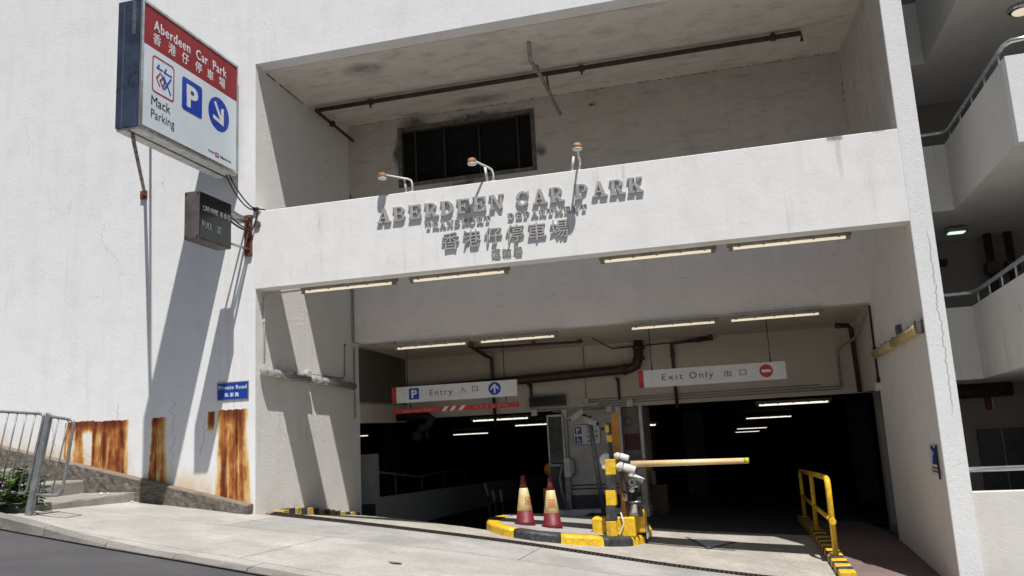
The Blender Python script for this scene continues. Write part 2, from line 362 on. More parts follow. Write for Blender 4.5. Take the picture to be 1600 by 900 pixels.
M['glass'] = simple('black_window', (.012, .013, .015), .06, 0, .2, 5)
M['poster'] = simple('dark_red_poster', (.13, .016, .014), .5, 0, .15, 6)
M['wood'] = simple('brown_cupboard', (.13, .06, .03), .6, 0, .25, 8)
M['leaf'] = simple('shrub_leaf', (.10, .19, .035), .45, 0, .45, 5)
M['stem'] = simple('shrub_stem', (.09, .07, .04), .8, 0, .2, 8)
M['iron'] = simple('rusty_iron_grate', (.075, .055, .05), .75, .4, .35, 30, .2)
M['pit'] = simple('drain_pit', (.012, .011, .010), .9, 0, .2, 9)
M['hatch'] = simple('sump_cover_grey', (.13, .135, .14), .6, .3, .2, 14, .1)
M['carbody'] = simple('dark_car_paint', (.03, .032, .036), .2, .3, .1, 3)
M['chrome'] = simple('chrome', (.7, .7, .7), .1, 1.0, .05, 5)

# ------------------------------------------------------------------ mesh helpers
class MB:
    def __init__(s): s.b = bmesh.new()
    def box(s, x0, x1, y0, y1, z0_, z1, bev=0.0, rot=None, piv=None):
        t = bmesh.new()
        v = [t.verts.new(p) for p in ((x0, y0, z0_), (x1, y0, z0_), (x1, y1, z0_), (x0, y1, z0_), (x0, y0, z1), (x1, y0, z1), (x1, y1, z1), (x0, y1, z1))]
        for f in ((0, 3, 2, 1), (4, 5, 6, 7), (0, 1, 5, 4), (1, 2, 6, 5), (2, 3, 7, 6), (3, 0, 4, 7)): t.faces.new([v[i] for i in f])
        if bev: bmesh.ops.bevel(t, geom=t.edges[:], offset=bev, segments=2, affect='EDGES', profile=.5)
        if rot is not None:
            pv = Vector(piv or ((x0+x1)/2, (y0+y1)/2, (z0_+z1)/2))
            bmesh.ops.transform(t, matrix=Matrix.Translation(pv) @ rot.to_4x4() @ Matrix.Translation(-pv), verts=t.verts[:])
        s.merge(t); return s
    def merge(s, t):
        me = bpy.data.meshes.new('tmp'); t.to_mesh(me); t.free(); s.b.from_mesh(me); bpy.data.meshes.remove(me)
    def poly(s, pts):
        s.b.faces.new([s.b.verts.new(p) for p in pts]); return s
    def prism(s, pts, ext):
        """closed prism: polygon pts (3-D) swept by vector ext"""
        e = Vector(ext); a = [s.b.verts.new(p) for p in pts]; b = [s.b.verts.new(Vector(p)+e) for p in pts]
        s.b.faces.new(a); s.b.faces.new(b[::-1]); n = len(a)
        for i in range(n): s.b.faces.new((a[i], b[i], b[(i+1) % n], a[(i+1) % n]))
        return s
    def tube(s, pts, r, seg=8, caps=True, r1=None):
        pts = [Vector(p) for p in pts]; rings = []; n = len(pts); up = None
        for i, p in enumerate(pts):
            d = (pts[min(i+1, n-1)]-pts[max(i-1, 0)]).normalized()
            if up is None:
                up = Vector((0, 0, 1)) if abs(d.z) < .9 else Vector((1, 0, 0))
            a = d.cross(up).normalized(); up = a.cross(d).normalized()
            k = 1.0
            if 0 < i < n-1:
                c = (pts[i]-pts[i-1]).normalized().dot((pts[i+1]-pts[i]).normalized()); k = 1/max(.5, math.sqrt((1+c)/2))
            rr = (r if r1 is None else r+(r1-r)*i/(n-1))
            rings.append([s.b.verts.new(p+(a*math.cos(t)+up*math.sin(t))*rr*(k if seg < 30 else 1)) for t in [2*math.pi*j/seg for j in range(seg)]])
        for i in range(n-1):
            for j in range(seg):
                f = s.b.faces.new((rings[i][j], rings[i][(j+1) % seg], rings[i+1][(j+1) % seg], rings[i+1][j])); f.smooth = True
        if caps: s.b.faces.new(rings[0][::-1]); s.b.faces.new(rings[-1])
        return s
    def lathe(s, c, prof, seg=24, axis='z'):
        c = Vector(c); rings = []
        for (r, h) in prof:
            ring = []
            for j in range(seg):
                t = 2*math.pi*j/seg; a, b = r*math.cos(t), r*math.sin(t)
                ring.append(s.b.verts.new(c+Vector({'z': (a, b, h), 'y': (a, h, b), 'x': (h, a, b)}[axis])))
            rings.append(ring)
        for i in range(len(rings)-1):
            for j in range(seg):
                f = s.b.faces.new((rings[i][j], rings[i][(j+1) % seg], rings[i+1][(j+1) % seg], rings[i+1][j])); f.smooth = True
        s.b.faces.new(rings[0][::-1]); s.b.faces.new(rings[-1]); return s
    def sphere(s, c, r, sc_=(1, 1, 1), seg=14):
        bmesh.ops.create_uvsphere(s.b, u_segments=seg, v_segments=seg//2+2, radius=r, matrix=Matrix.Translation(c) @ Matrix.Diagonal((*sc_, 1)))
        return s
    def disc(s, c, right, up, n, r, t, seg=32, r2=None):
        """flat disc (or ring when r2) of thickness t along n"""
        c, right, up, n = Vector(c), Vector(right), Vector(up), Vector(n)
        P = lambda rr, a: c+right*rr*math.cos(a)+up*rr*math.sin(a)
        A = [2*math.pi*i/seg for i in range(seg)]
        if r2 is None: return s.prism([P(r, a) for a in A], n*t)
        for i in range(seg):
            a, b = A[i], A[(i+1) % seg]; s.prism([P(r2, a), P(r, a), P(r, b), P(r2, b)], n*t)
        return s

def finish(me):
    b = bmesh.new(); b.from_mesh(me); bmesh.ops.recalc_face_normals(b, faces=b.faces[:]); b.to_mesh(me); b.free()

def root_loc(o):
    while o.parent: o = o.parent
    return o.location.copy()
def link_mesh(name, me, mat, parent, label=None, kind=None):
    o = bpy.data.objects.new(name, me); COL.objects.link(o)
    if mat is not None and not me.materials:
        for k in (mat if isinstance(mat, (list, tuple)) else [mat]): me.materials.append(k)
    if parent: o.parent = parent
    if label: o['label'] = label
    if kind: o['kind'] = kind
    return o
def part(name, mb, mat, parent=None, label=None, kind=None, smooth=False):
    me = bpy.data.meshes.new(name)
    bmesh.ops.recalc_face_normals(mb.b, faces=mb.b.faces[:])
    if parent: bmesh.ops.translate(mb.b, verts=mb.b.verts[:], vec=-root_loc(parent))
    mb.b.to_mesh(me); mb.b.free()
    if smooth:
        for p in me.polygons: p.use_smooth = True
    return link_mesh(name, me, mat, parent, label, kind)
def thing(name, label, cat, loc=(0, 0, 0), group=None):
    o = bpy.data.objects.new(name, None); COL.objects.link(o); o.location = loc
    o.empty_display_size = .2
    o['label'] = label; o['category'] = cat
    if group: o['group'] = group
    return o
def tag(o, label, cat, group=None):
    o['label'] = label; o['category'] = cat
    if group: o['group'] = group
    return o
def structure(name, mb, mat, **k): return part(name, mb, mat, None, kind='structure', **k)
def copy_tree(o, parent=None, remat=None):
    c = o.copy(); COL.objects.link(c)
    if parent: c.parent = parent
    for ch in list(o.children): copy_tree(ch, c)
    return c

def text_mesh(body, height, width=None, bold=0.0, extrude=0.0, track=1.0, narrow=1.0):
    cu = bpy.data.curves.new('txt', 'FONT'); cu.body = body; cu.size = 1.0; cu.offset = bold; cu.extrude = extrude
    cu.resolution_u = 3; cu.space_character = track
    o = bpy.data.objects.new('txt', cu); COL.objects.link(o); bpy.context.view_layer.update()
    me = bpy.data.meshes.new_from_object(o.evaluated_get(bpy.context.evaluated_depsgraph_get()))
    bpy.data.objects.remove(o); bpy.data.curves.remove(cu)
    xs = [v.co.x for v in me.vertices]; x0, x1 = min(xs), max(xs)
    cjk = ord(body[0]) > 0x2000
    if cjk:
        ys = [v.co.y for v in me.vertices]; yb, kh = min(ys), height/(max(ys)-min(ys))
    else: yb, kh = 0.0, height/.69
    kx = width/(x1-x0) if width else kh*narrow
    for v in me.vertices: v.co.x = (v.co.x-x0)*kx; v.co.y = (v.co.y-yb)*kh
    me.materials.clear()
    return me
def text_on(name, body, org, right, up, height, mat, parent, width=None, bold=0.0, depth=0.003, track=1.0, narrow=1.0, label=None):
    """flat lettering standing 'depth' proud of the surface; org is the left end of its baseline"""
    me = text_mesh(body, height, width, bold, .5, track, narrow)
    R, U = Vector(right).normalized(), Vector(up).normalized(); N = R.cross(U); O = Vector(org)-(root_loc(parent) if parent else Vector())
    for v in me.vertices:
        x, y, z = v.co; v.co = O+R*x+U*y+N*((z+.5)*depth)
    finish(me)
    return link_mesh(name, me, mat, parent, label)

def grid(xs, ys, fz, mb=None):
    mb = mb or MB(); V = [[mb.b.verts.new((x, y, fz(x, y))) for y in ys] for x in xs]
    for i in range(len(xs)-1):
        for j in range(len(ys)-1):
            f = mb.b.faces.new((V[i][j], V[i+1][j], V[i+1][j+1], V[i][j+1])); f.smooth = True
    return mb
def lin(a, b, n): return [a+(b-a)*i/n for i in range(n+1)]

# ================================================================== GROUND
fx = [-60, -30, -20, -12, -8]+lin(-6, 12, 36)+[14, 18, 26, 40, 60]
fy = [-60, -40, -25, -15, -10, -8]+lin(-6, 8, 28)+[10, 14, 20, 30, 45, 60]
structure('road', grid(fx, fy, lambda x, y: G(x, y)-.05), M['asphalt'])

def y_drain(x): return .30-.055*x
def y_edge(x): return -3.55-.17*max(x, -8)*.95 if x > -1.5 else -3.31+.02*(x+1.5)
# pavement: a bed with separate slabs on it
pav = structure('pavement', grid(lin(-2.15, 12, 30), lin(0, 1, 8), lambda x, t: 0), M['joint'])
for v in pav.data.vertices:
    x, t = v.co.x, v.co.y; y = y_edge(x)+.06+(y_drain(x)-.16-y_edge(x)-.06)*t
    v.co = (x, y, G(x, y)-.022)
def slab(x0, x1, ya, yb, mat, parent, name='slab', th=.03, skew=0.0):
    mb = MB(); nx = max(2, int((x1-x0)/.4)); ny = 5; top = []; rows = []
    for i in range(nx+1):
        col = []
        for j in range(ny+1):
            t = j/ny; x = x0+(x1-x0)*i/nx; x += skew*(1-t)
            y = ya(x)+(yb(x)-ya(x))*t
            col.append(mb.b.verts.new((x, y, G(x, y))))
        rows.append(col)
    for i in range(nx):
        for j in range(ny):
            f = mb.b.faces.new((rows[i][j], rows[i+1][j], rows[i+1][j+1], rows[i][j+1])); f.smooth = True
    rim = [rows[i][0] for i in range(nx+1)]+[rows[nx][j] for j in range(1, ny+1)]+[rows[i][ny] for i in range(nx-1, -1, -1)]+[rows[0][j] for j in range(ny-1, 0, -1)]
    rim = [mb.b.verts.new(v.co) for v in rim]; low = [mb.b.verts.new(v.co-Vector((0, 0, th))) for v in rim]; n = len(rim)
    for i in range(n): mb.b.faces.new((rim[i], low[i], low[(i+1) % n], rim[(i+1) % n]))
    return part(name, mb, mat, parent)
g = .0065
for (a, b) in ((-2.13, .42), (.42, 4.62), (4.62, 7.4), (7.4, 12)):
    slab(a+g, b-g, lambda x: -1.45+g, lambda x: y_drain(x)-.17 if x > -.1 else -.12, M['apron2'] if a > 0 else M['apron'], pav)
for (a, b) in ((-2.13, 2.02), (2.02, 6.1), (6.1, 12)):
    slab(a+g, b-g, lambda x: y_edge(x)+.30, lambda x: -1.45-g, M['apron'], pav)
# narrow edge course along the road
x = -2.13
for L in (2.3, 2.2, 2.5, 2.1, 2.4, 2.4):
    slab(x+g, x+L-g, lambda x: y_edge(x)+.045, lambda x: y_edge(x)+.285, M['apron'], pav, 'edge_slab'); x += L
# raised kerb stones, fading into the dropped crossing
kerb = structure('kerb', grid(lin(-7.6, 11.4, 40), [0, 1], lambda x, t: 0), M['joint'])
for v in kerb.data.vertices:
    x, t = v.co.x, v.co.y; y = y_edge(x)-.12+t*.16; v.co = (x, y, G(x, y)-.03)
for k in range(19):
    x0 = -7.6+k*1.0; x1 = x0+.985; mb = MB(); sec = []
    for i in range(5):
        x = x0+(x1-x0)*i/4; hh = .13*(1-sstep(-1.9, 1.0, x))-.004*sstep(.2, 1.0, x); y = y_edge(x)
        pts = [(x, y-.10, G(x, y)-.05), (x, y-.085, G(x, y)+hh-.02), (x, y-.06, G(x, y)+hh), (x, y+.05, G(x, y)+hh+.002), (x, y+.05, G(x, y)-.05)]
        sec.append([mb.b.verts.new((p[0], p[1]+random.uniform(-.006, .006), p[2]+random.uniform(-.004, .004))) for p in pts])
    for i in range(4):
        for j in range(5): mb.b.faces.new((sec[i][j], sec[i+1][j], sec[i+1][(j+1) % 5], sec[i][(j+1) % 5]))
    mb.b.faces.new(sec[0][::-1]); mb.b.faces.new(sec[-1])
    part('kerb_stone', mb, M['kerb'], kerb)
# footway behind the kerb on the left (between kerb and steps)
slab_fw = MB()
structure('footway', grid(lin(-7.6, -2.15, 12), lin(0, 1, 5), lambda x, t: 0), M['step'])
fw = bpy.data.objects['footway']
for v in fw.data.vertices:
    x, t = v.co.x, v.co.y; y = y_edge(x)+.05+t*1.3; v.co = (x, y, G(x, y)+.02+.10*(1-sstep(-1.9, 1.2, x)))
# driveway between drain and interior
drv = structure('driveway', grid(lin(-.0, 8.6, 34), lin(0, 1, 22), lambda x, t: 0), M['drive'])
for v in drv.data.vertices:
    x, t = v.co.x, v.co.y; a = y_drain(x)+.10; y = a+(4.05-a)*t; v.co = (x, y, G(x, y)+.004)
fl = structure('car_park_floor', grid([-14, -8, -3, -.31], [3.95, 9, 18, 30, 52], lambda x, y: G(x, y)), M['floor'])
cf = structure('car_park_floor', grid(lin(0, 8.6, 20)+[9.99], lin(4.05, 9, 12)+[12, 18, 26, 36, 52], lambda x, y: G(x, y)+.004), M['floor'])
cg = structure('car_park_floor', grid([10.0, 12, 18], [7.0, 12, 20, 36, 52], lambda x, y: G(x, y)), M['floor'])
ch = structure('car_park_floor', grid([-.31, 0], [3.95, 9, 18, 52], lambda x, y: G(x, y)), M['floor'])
# reddish footway right of the barrier kerb
rf = structure('red_footway', grid(lin(8.78, 10.0, 5), lin(-1.0, 7.2, 14), lambda x, y: G(x, y)+.012), M['path'])

# drain channel with grating
dr = thing('drain_channel', 'rusty iron drain grating running across the car park entrance', 'drain', (4, .1, G(4, .1)))
mb = MB(); xs = lin(.1, 8.5, 40)
for i in range(40):
    a, b = xs[i], xs[i+1]
    mb.poly([(a, y_drain(a)-.17, G(a, 0)-.045), (b, y_drain(b)-.17, G(b, 0)-.045), (b, y_drain(b)+.12, G(b, 0)-.045), (a, y_drain(a)+.12, G(a, 0)-.045)])
part('channel_bed', mb, M['pit'], dr)
for off in (-.155, .085):
    mb = MB()
    for i in range(40):
        a, b = xs[i], xs[i+1]; pa = [(a, y_drain(a)+off+d, G(a, 0)+zz) for d, zz in ((0, -.04), (0, .003), (.022, .003), (.022, -.04))]
        pb = [(b, y_drain(b)+off+d, G(b, 0)+zz) for d, zz in ((0, -.04), (0, .003), (.022, .003), (.022, -.04))]
        for j in range(4): mb.poly([pa[j], pb[j], pb[(j+1) % 4], pa[(j+1) % 4]])
    part('edge_bar', mb, M['iron'], dr)
bars = MB(); x = .15
while x < 8.45:
    y = y_drain(x); z = G(x, 0)
    bars.box(x, x+.028, y-.133, y+.085, z-.03, z-.002); x += .062
part('cross_bar', bars, M['iron'], dr, kind='stuff')

# ================================================================== BUILDING
bd = thing('car_park_building', 'white concrete car park building with a two storey opening over its vehicle entrance', 'building', (0, 0, 0))
D = 3.62
part('street_wall', MB().box(-14, 0, 0, D+.3, -3, 13), M['wall'], bd, label='large blank white street wall with rust stains at its foot')
# rendered reveal skin on the left side of the opening (roughcast), 3 mm proud
part('left_reveal', MB().box(.0, .004, .002, D, -1.6, 7.52), M['reveal'], bd)
# lintel with the V shaped soffit above the upper opening
part('lintel', MB().prism([(0, 0, 7.572), (0, .30, 7.572), (0, .30, 13), (0, 0, 13)], (10.0, 0, 0)), M['wall'], bd)
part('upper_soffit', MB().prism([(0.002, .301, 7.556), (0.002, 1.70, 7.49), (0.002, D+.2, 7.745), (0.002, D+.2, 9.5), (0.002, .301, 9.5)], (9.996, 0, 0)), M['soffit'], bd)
part('parapet_beam', MB().box(.001, 9.999, .0, .28, 3.60, 4.93, .012), M['beam'], bd, label='white parapet beam carrying the raised lettering')
part('fin_wall', MB().box(10.0, 10.275, .0, 3.80, -3, 13), M['rough'], bd, label='white rendered pier at the right of the entrance')
# back wall of the recess with a hole for the louvre
LX0, LX1, LZ0, LZ1 = 1.20, 4.07, 6.25, 7.46
mb = MB()
mb.box(.004, LX0, D, D+.28, 4.6, 7.76); mb.box(LX1, 9.999, D, D+.28, 4.6, 7.76)
mb.box(LX0, LX1, D, D+.28, 4.6, LZ0); mb.box(LX0, LX1, D, D+.28, LZ1, 7.76)
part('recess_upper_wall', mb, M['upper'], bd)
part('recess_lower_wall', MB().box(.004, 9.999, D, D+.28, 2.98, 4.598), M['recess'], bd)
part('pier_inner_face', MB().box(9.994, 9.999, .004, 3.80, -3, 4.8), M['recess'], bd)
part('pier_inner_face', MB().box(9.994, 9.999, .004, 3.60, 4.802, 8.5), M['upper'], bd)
lv = part('louvre', MB().box(LX0-.06, LX1+.06, D+.20, D+.26, LZ0-.05, LZ1+.05), M['louvre'], bd, label='large soot blackened ventilation louvre')
mb = MB()
mb.box(LX0-.05, LX0+.03, D-.03, D+.1, LZ0-.05, LZ1+.05); mb.box(LX1-.03, LX1+.05, D-.03, D+.1, LZ0-.05, LZ1+.05)
mb.box(LX0+.03, LX1-.03, D-.028, D+.1, LZ1-.03, LZ1+.048); mb.box(LX0+.03, LX1-.03, D-.028, D+.1, LZ0-.048, LZ0+.03)
part('louvre_frame', mb, M['louvreframe'], lv)
for x in (1.53, 2.17, 2.93, 3.75):
    part('mullion', MB().box(x-.02, x+.02, D+.02, D+.08, LZ0+.03, LZ1-.03), M['louvre'], lv)
sl0 = None
for k in range(24):
    z = LZ0+.06+k*.047
    if sl0 is None:
        m0 = MB().prism([(LX0+.03, D+.06, z-.004), (LX0+.03, D+.12, z+.034), (LX0+.03, D+.126, z+.028), (LX0+.03, D+.066, z-.010)], (LX1-LX0-.06, 0, 0))
        sl0 = part('louvre_slat', m0, M['louvre'], lv)
    else:
        c = sl0.copy(); COL.objects.link(c); c.location = (0, 0, k*.047)
part('entrance_ceiling', MB().prism([(.002, D+.28, 2.985), (.002, 6.5, 2.87), (.002, 6.5, 3.4), (.002, D+.28, 3.4)], (10.3, 0, 0)), M['inner'], bd)
part('inner_beam', MB().box(-6, 18, 6.5, 6.95, 1.46, 3.4), M['inner'], bd, label='beige downstand beam above the dark parking floor')
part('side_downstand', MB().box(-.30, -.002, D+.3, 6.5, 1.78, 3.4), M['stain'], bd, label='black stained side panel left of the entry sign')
part('side_beam', MB().box(-.30, .012, D+.3, 6.5, 1.39, 1.78), M['inner'], bd)
part('right_downstand', MB().box(10.0, 10.275, 3.80, 6.5, 1.46, 3.4), M['inner'], bd)
# panel edge battens on the stained side panel
for z in (2.955, 1.80):
    part('edge_batten', MB().box(.0, .03, D+.29, 6.48, z-.02, z+.02), M['greypipe'], bd)
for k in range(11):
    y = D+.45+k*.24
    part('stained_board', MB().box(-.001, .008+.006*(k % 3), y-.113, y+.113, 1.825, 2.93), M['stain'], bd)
# dark shell of the parking floor
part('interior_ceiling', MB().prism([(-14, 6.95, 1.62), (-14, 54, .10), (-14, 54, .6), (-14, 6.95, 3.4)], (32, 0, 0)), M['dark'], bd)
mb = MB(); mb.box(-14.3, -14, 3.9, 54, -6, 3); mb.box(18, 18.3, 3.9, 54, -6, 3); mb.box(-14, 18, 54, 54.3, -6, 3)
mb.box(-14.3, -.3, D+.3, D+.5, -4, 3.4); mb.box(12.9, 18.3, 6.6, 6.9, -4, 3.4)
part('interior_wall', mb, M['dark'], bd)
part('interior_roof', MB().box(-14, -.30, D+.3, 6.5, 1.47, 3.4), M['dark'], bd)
# interior columns and pale far wall panels
for (x, y) in ((4.7, 16), (4.7, 26), (6.3, 15), (11.2, 15), (-3.5, 14)):
    part('interior_column', MB().box(x-.3, x+.3, y-.3, y+.3, -4, 1.5), M['dark'], bd)
for (x, wd, y, zt, zb) in ((12.35, .55, 16, .92, -.3), (12.95, .80, 16, .95, -.4), (13.4, 1.0, 13, .95, -.3)):
    part('pale_wall_panel', MB().box(x-wd/2, x+wd/2, y, y+.12, zb, zt), M['booth'], bd)
# ramp walls seen inside the entry, left
part('ramp_end_wall', MB().box(-2.6, -.60, 6.0, 6.2, -3.2, .70), M['hangwhite'], bd, label='short pale wall at the head of the inner ramp')
part('ramp_end_skirting', MB().box(-2.6, -.62, 5.975, 6.0, -3.2, -.42), M['dark'], bd)
part('ramp_parapet', MB().prism([(-.62, 6.21, -2.5), (-.62, 6.21, -.30), (-.62, 24, -.95), (-.62, 24, -4.5)], (-.16, 0, 0)), M['stair'], bd)
rr = part('ramp_handrail', MB().tube([(-.7, 6.3, .28), (-.7, 9, -.02), (-.7, 10.5, .0), (-.7, 22, -.35)], .03), M['galv'], bd)
for y in (7.4, 9.2, 11, 13, 15.5):
    part('rail_post', MB().tube([(-.7, y, -.42-.036*(y-6.2)), (-.7, y, .28-.11*min(y-6.3, 2.7)*1.0-.03*max(0, y-10.5))], .02, 6), M['galv'], rr)

random.seed(21); mb = MB()
for k in range(150):
    x = random.uniform(.1, 9.95); r = random.uniform(.006, .02)
    mb.box(x-r*1.6, x+r*1.6, D-.012, D+.002, 7.728-r, 7.734+r, r*.2)
for k in range(26):
    z = random.uniform(5.0, 7.6); r = random.uniform(.006, .016); mb.box(9.985, 9.996, D-.02-r, D-.02+r, z-r, z+r, r*.2)
for k in range(60):
    t = random.random(); y = .35+t*1.3; z = 7.553-.047*t; r = random.uniform(.006, .014); mb.box(.003, .014, y-r*1.5, y+r*1.5, z-r-.01, z+r-.01, r*.2)
part('crumbled_joint', mb, M['black'], bd, kind='stuff')

# ------------------------------------------------ conduits fixed to the building (parts of the services, each run a thing)
def pipe(name, label, pts, r, mat, cat='pipe', seg=8, clips=None, group=None, clipm=None):
    pts = [Vector(p) for p in pts]
    o = thing(name, label, cat, pts[0], group)
    part('pipe_run', MB().tube(pts, r, seg), mat, o)
    for c in (clips or []):
        part('pipe_clip', MB().box(c[0]-r*1.5, c[0]+r*1.5, c[1]-r*1.5, c[1]+r*1.5, c[2]-r*1.5, c[2]+r*1.5, r*.2), clipm or mat, o)
    return o
pipe('sprinkler_pipe', 'long maroon pipe along the upper soffit with drop nipples', [(9.15, 1.9, 7.28), (9.15, 1.9, 7.42), (.15, 1.9, 7.42), (.15, 3.55, 7.36)], .032, M['brownpipe'],
     clips=[(1.3, 1.9, 7.42), (5.4, 1.9, 7.42), (8.7, 1.9, 7.42), (.15, 2.6, 7.4)])
sp = bpy.data.objects['sprinkler_pipe']
for x in (1.3, 5.4): part('drop_nipple', MB().tube([(x, 1.9, 7.42), (x, 1.9, 7.30)], .02, 6), M['brownpipe'], sp)
part('hanger_rod', MB().tube([(8.7, 1.9, 7.42), (8.7, 1.9, 7.60)], .018, 6), M['brownpipe'], sp)
pipe('bent_grey_pipe', 'bent grey pipe dropping from the upper soffit past the maroon pipe', [(4.69, .78, 7.54), (4.66, 1.0, 7.29), (4.72, 1.45, 7.22), (4.79, 2.9, 7.02)], .034, M['greypipe'], clips=[(4.69, 1.25, 7.25)])
pipe('small_hanger_pipe', 'short thin stub hanging between the bent pipe and the soffit', [(4.75, 1.9, 7.42), (4.75, 2.1, 7.14)], .018, M['brownpipe'])
# white conduits on the left reveal
pipe('left_reveal_conduit', 'thin white conduit dropping down the left reveal to the silver lamp', [(.9, .30, 3.575), (.06, .30, 3.555), (.035, .22, 3.50), (.035, .22, 2.34)], .014, M['whitepipe'], 'conduit', 6, [(.035, .22, 2.34), (.035, .22, 3.1)])
pipe('corner_conduit', 'painted conduit down the inner corner of the left reveal', [(.05, D-.03, 6.2), (.05, D-.03, 3.02), (.3, D-.03, 2.95), (1.0, D-.04, 2.955)], .016, M['greypipe'], 'conduit', 6, [(.05, D-.03, 4.1), (.05, D-.03, 3.3)])
pipe('lamp_feed_conduit', 'thin conduit rising from the silver lamp to a box near the inner corner', [(.03, 1.7, 2.30), (.03, 3.1, 2.27), (.03, 3.2, 2.32), (.03, 3.22, 2.93)], .012, M['greypipe'], 'conduit', 6, [(.03, 3.24, 2.95)])
pipe('panel_edge_conduit', 'vertical grey conduit at the edge of the black stained panel', [(.03, D+.03, 2.93), (.03, D+.03, 1.5)], .016, M['greypipe'], 'conduit', 6)
# drainage and small pipes in front of the inner beam
bp = pipe('soil_pipe', 'thick maroon drain pipe running level then turning up behind the exit sign', [(-.1, 6.3, 2.11), (2.8, 6.3, 2.19), (5.36, 6.3, 2.27), (5.52, 6.3, 2.34), (5.585, 6.3, 2.50), (5.60, 6.3, 2.90)], .105, M['brownpipe'], seg=14)
for c in ((5.27, 0), (5.585, 2.48), (5.60, 2.72)):
    if c[1]: part('flange', MB().lathe((c[0], 6.3, c[1]), [(.10, -.03), (.135, -.03), (.135, .03), (.10, .03)], 16), M['brownpipe'], bp)
    else: part('flange', MB().lathe((c[0], 6.3, 2.267), [(.10, -.03), (.13, -.03), (.13, .03), (.10, .03)], 16, 'x'), M['brownpipe'], bp)
for x in (3.05, 5.05):
    part('pipe_bracket', MB().prism([(x, 6.18, 2.10), (x, 6.5, 2.10), (x, 6.5, 1.62), (x, 6.46, 1.62), (x, 6.42, 2.02), (x, 6.18, 2.05)], (.05, 0, 0)), M['black'], bp)
pipe('thin_maroon_riser', 'thin maroon pipe bending down behind the entry sign', [(2.28, 4.5, 2.86), (2.10, 6.3, 2.79), (2.2, 6.36, 2.74), (2.22, 6.36, 1.2)], .035, M['brownpipe'], clips=[(2.28, 4.5, 2.88)])
pipe('maroon_branch', 'thin maroon pipe running right under the entrance ceiling', [(2.30, 4.75, 2.83), (4.45, 5.05, 2.83), (4.56, 5.1, 2.85)], .028, M['brownpipe'], clips=[(4.5, 5.06, 2.84), (3.55, 4.93, 2.86)])
pipe('stepped_maroon_pipe', 'stepped maroon pipe dropping behind the exit sign', [(7.14, 6.2, 2.90), (7.2, 6.4, 2.82), (6.32, 6.42, 2.77), (6.32, 6.42, 1.35)], .033, M['brownpipe'], clips=[(7.16, 6.25, 2.86), (6.9, 6.41, 2.80), (6.32, 6.42, 2.5)])
pipe('corner_dark_pipe', 'dark maroon pipe looping down the right inner corner', [(9.6, 5.3, 2.72), (9.62, 5.3, 2.78), (9.84, 5.5, 2.78), (9.90, 5.55, 2.72), (9.93, 5.6, 1.46)], .045, M['brownpipe'])
pipe('corner_grey_pipe', 'grey conduit zigzagging beside the dark corner pipe', [(9.95, 4.0, 2.86), (9.9, 5.3, 2.5), (9.7, 6.35, 2.36), (9.70, 6.4, 1.62)], .022, M['greypipe'], 'conduit', 6)
pipe('corner_black_pipe', 'thin black pipe at the right inner corner behind the yellowed lamp', [(9.965, 3.66, 2.93), (9.965, 3.70, 1.55)], .02, M['black'], 'conduit', 6, [(9.965, 3.68, 1.62), (9.965, 3.68, 2.15)])
part('junction_box', MB().box(9.90, 9.995, 3.62, 3.78, 1.42, 1.56, .008), M['whitepipe'], bpy.data.objects['corner_black_pipe'])
for k, (z, a, b) in enumerate(((1.545, 4.6, 9.72), (1.60, 4.25, 9.75), (1.495, 3.1, 5.4), (1.655, 4.3, 9.3))):
    pipe('beam_conduit', ['lowest long conduit along the foot of the beige beam', 'second conduit above the beam edge, ending at the right corner', 'short conduit along the beam edge above the booth', 'topmost thin conduit on the beige beam'][k],
         [(a, 6.475, z), (b, 6.475, z+.02*(k != 2))], .011, M['greypipe'], 'conduit', 6, [(a, 6.47, z)]+([(9.3, 6.47, z+.02)] if k == 1 else []))
def jbox(x, z, label, s=.075, mat='whitepipe', y=6.5):
    o = thing('junction_box', label, 'junction box', (x, y-.03, z))
    part('box_body', MB().box(x-s, x+s, y-.07, y-.002, z-s*1.1, z+s*1.1, .008), M[mat], o)
    part('box_lid', MB().box(x-s*.86, x+s*.86, y-.078, y-.071, z-s*.95, z+s*.95, .003), M[mat], o); return o
jbox(5.30, 1.53, 'white junction box on the beam edge just left of the exit sign')
jbox(4.83, 1.42, 'tall white junction box above the yellow raised arm', .07)
jbox(3.12, 1.44, 'white junction box below the black display box', .07)
jbox(4.33, 1.64, 'small junction box on the beige beam right of the black display', .045)
pipe('beam_drop_conduit', 'thin vertical conduit on the beige beam right of the black display', [(4.33, 6.485, 1.68), (4.33, 6.485, 2.86)], .010, M['greypipe'], 'conduit', 6)
pipe('beam_hairline_conduit', 'thin conduit under the ceiling left of the thick pipe elbow', [(4.75, 5.2, 2.90), (5.0, 6.44, 2.76), (6.4, 6.45, 2.79)], .012, M['brownpipe'], 'conduit', 6)
# small vent plate on the upper back wall
vp = thing('vent_plate', 'small square vent plate on the upper recess wall', 'vent', (5.31, D, 7.40))
part('plate', MB().box(5.24, 5.38, D-.02, D-.001, 7.33, 7.46, .004), M['upper'], vp)
for k in range(3): part('slot', MB().box(5.265+k*.034, 5.285+k*.034, D-.024, D-.0205, 7.37, 7.43), M['black'], vp)

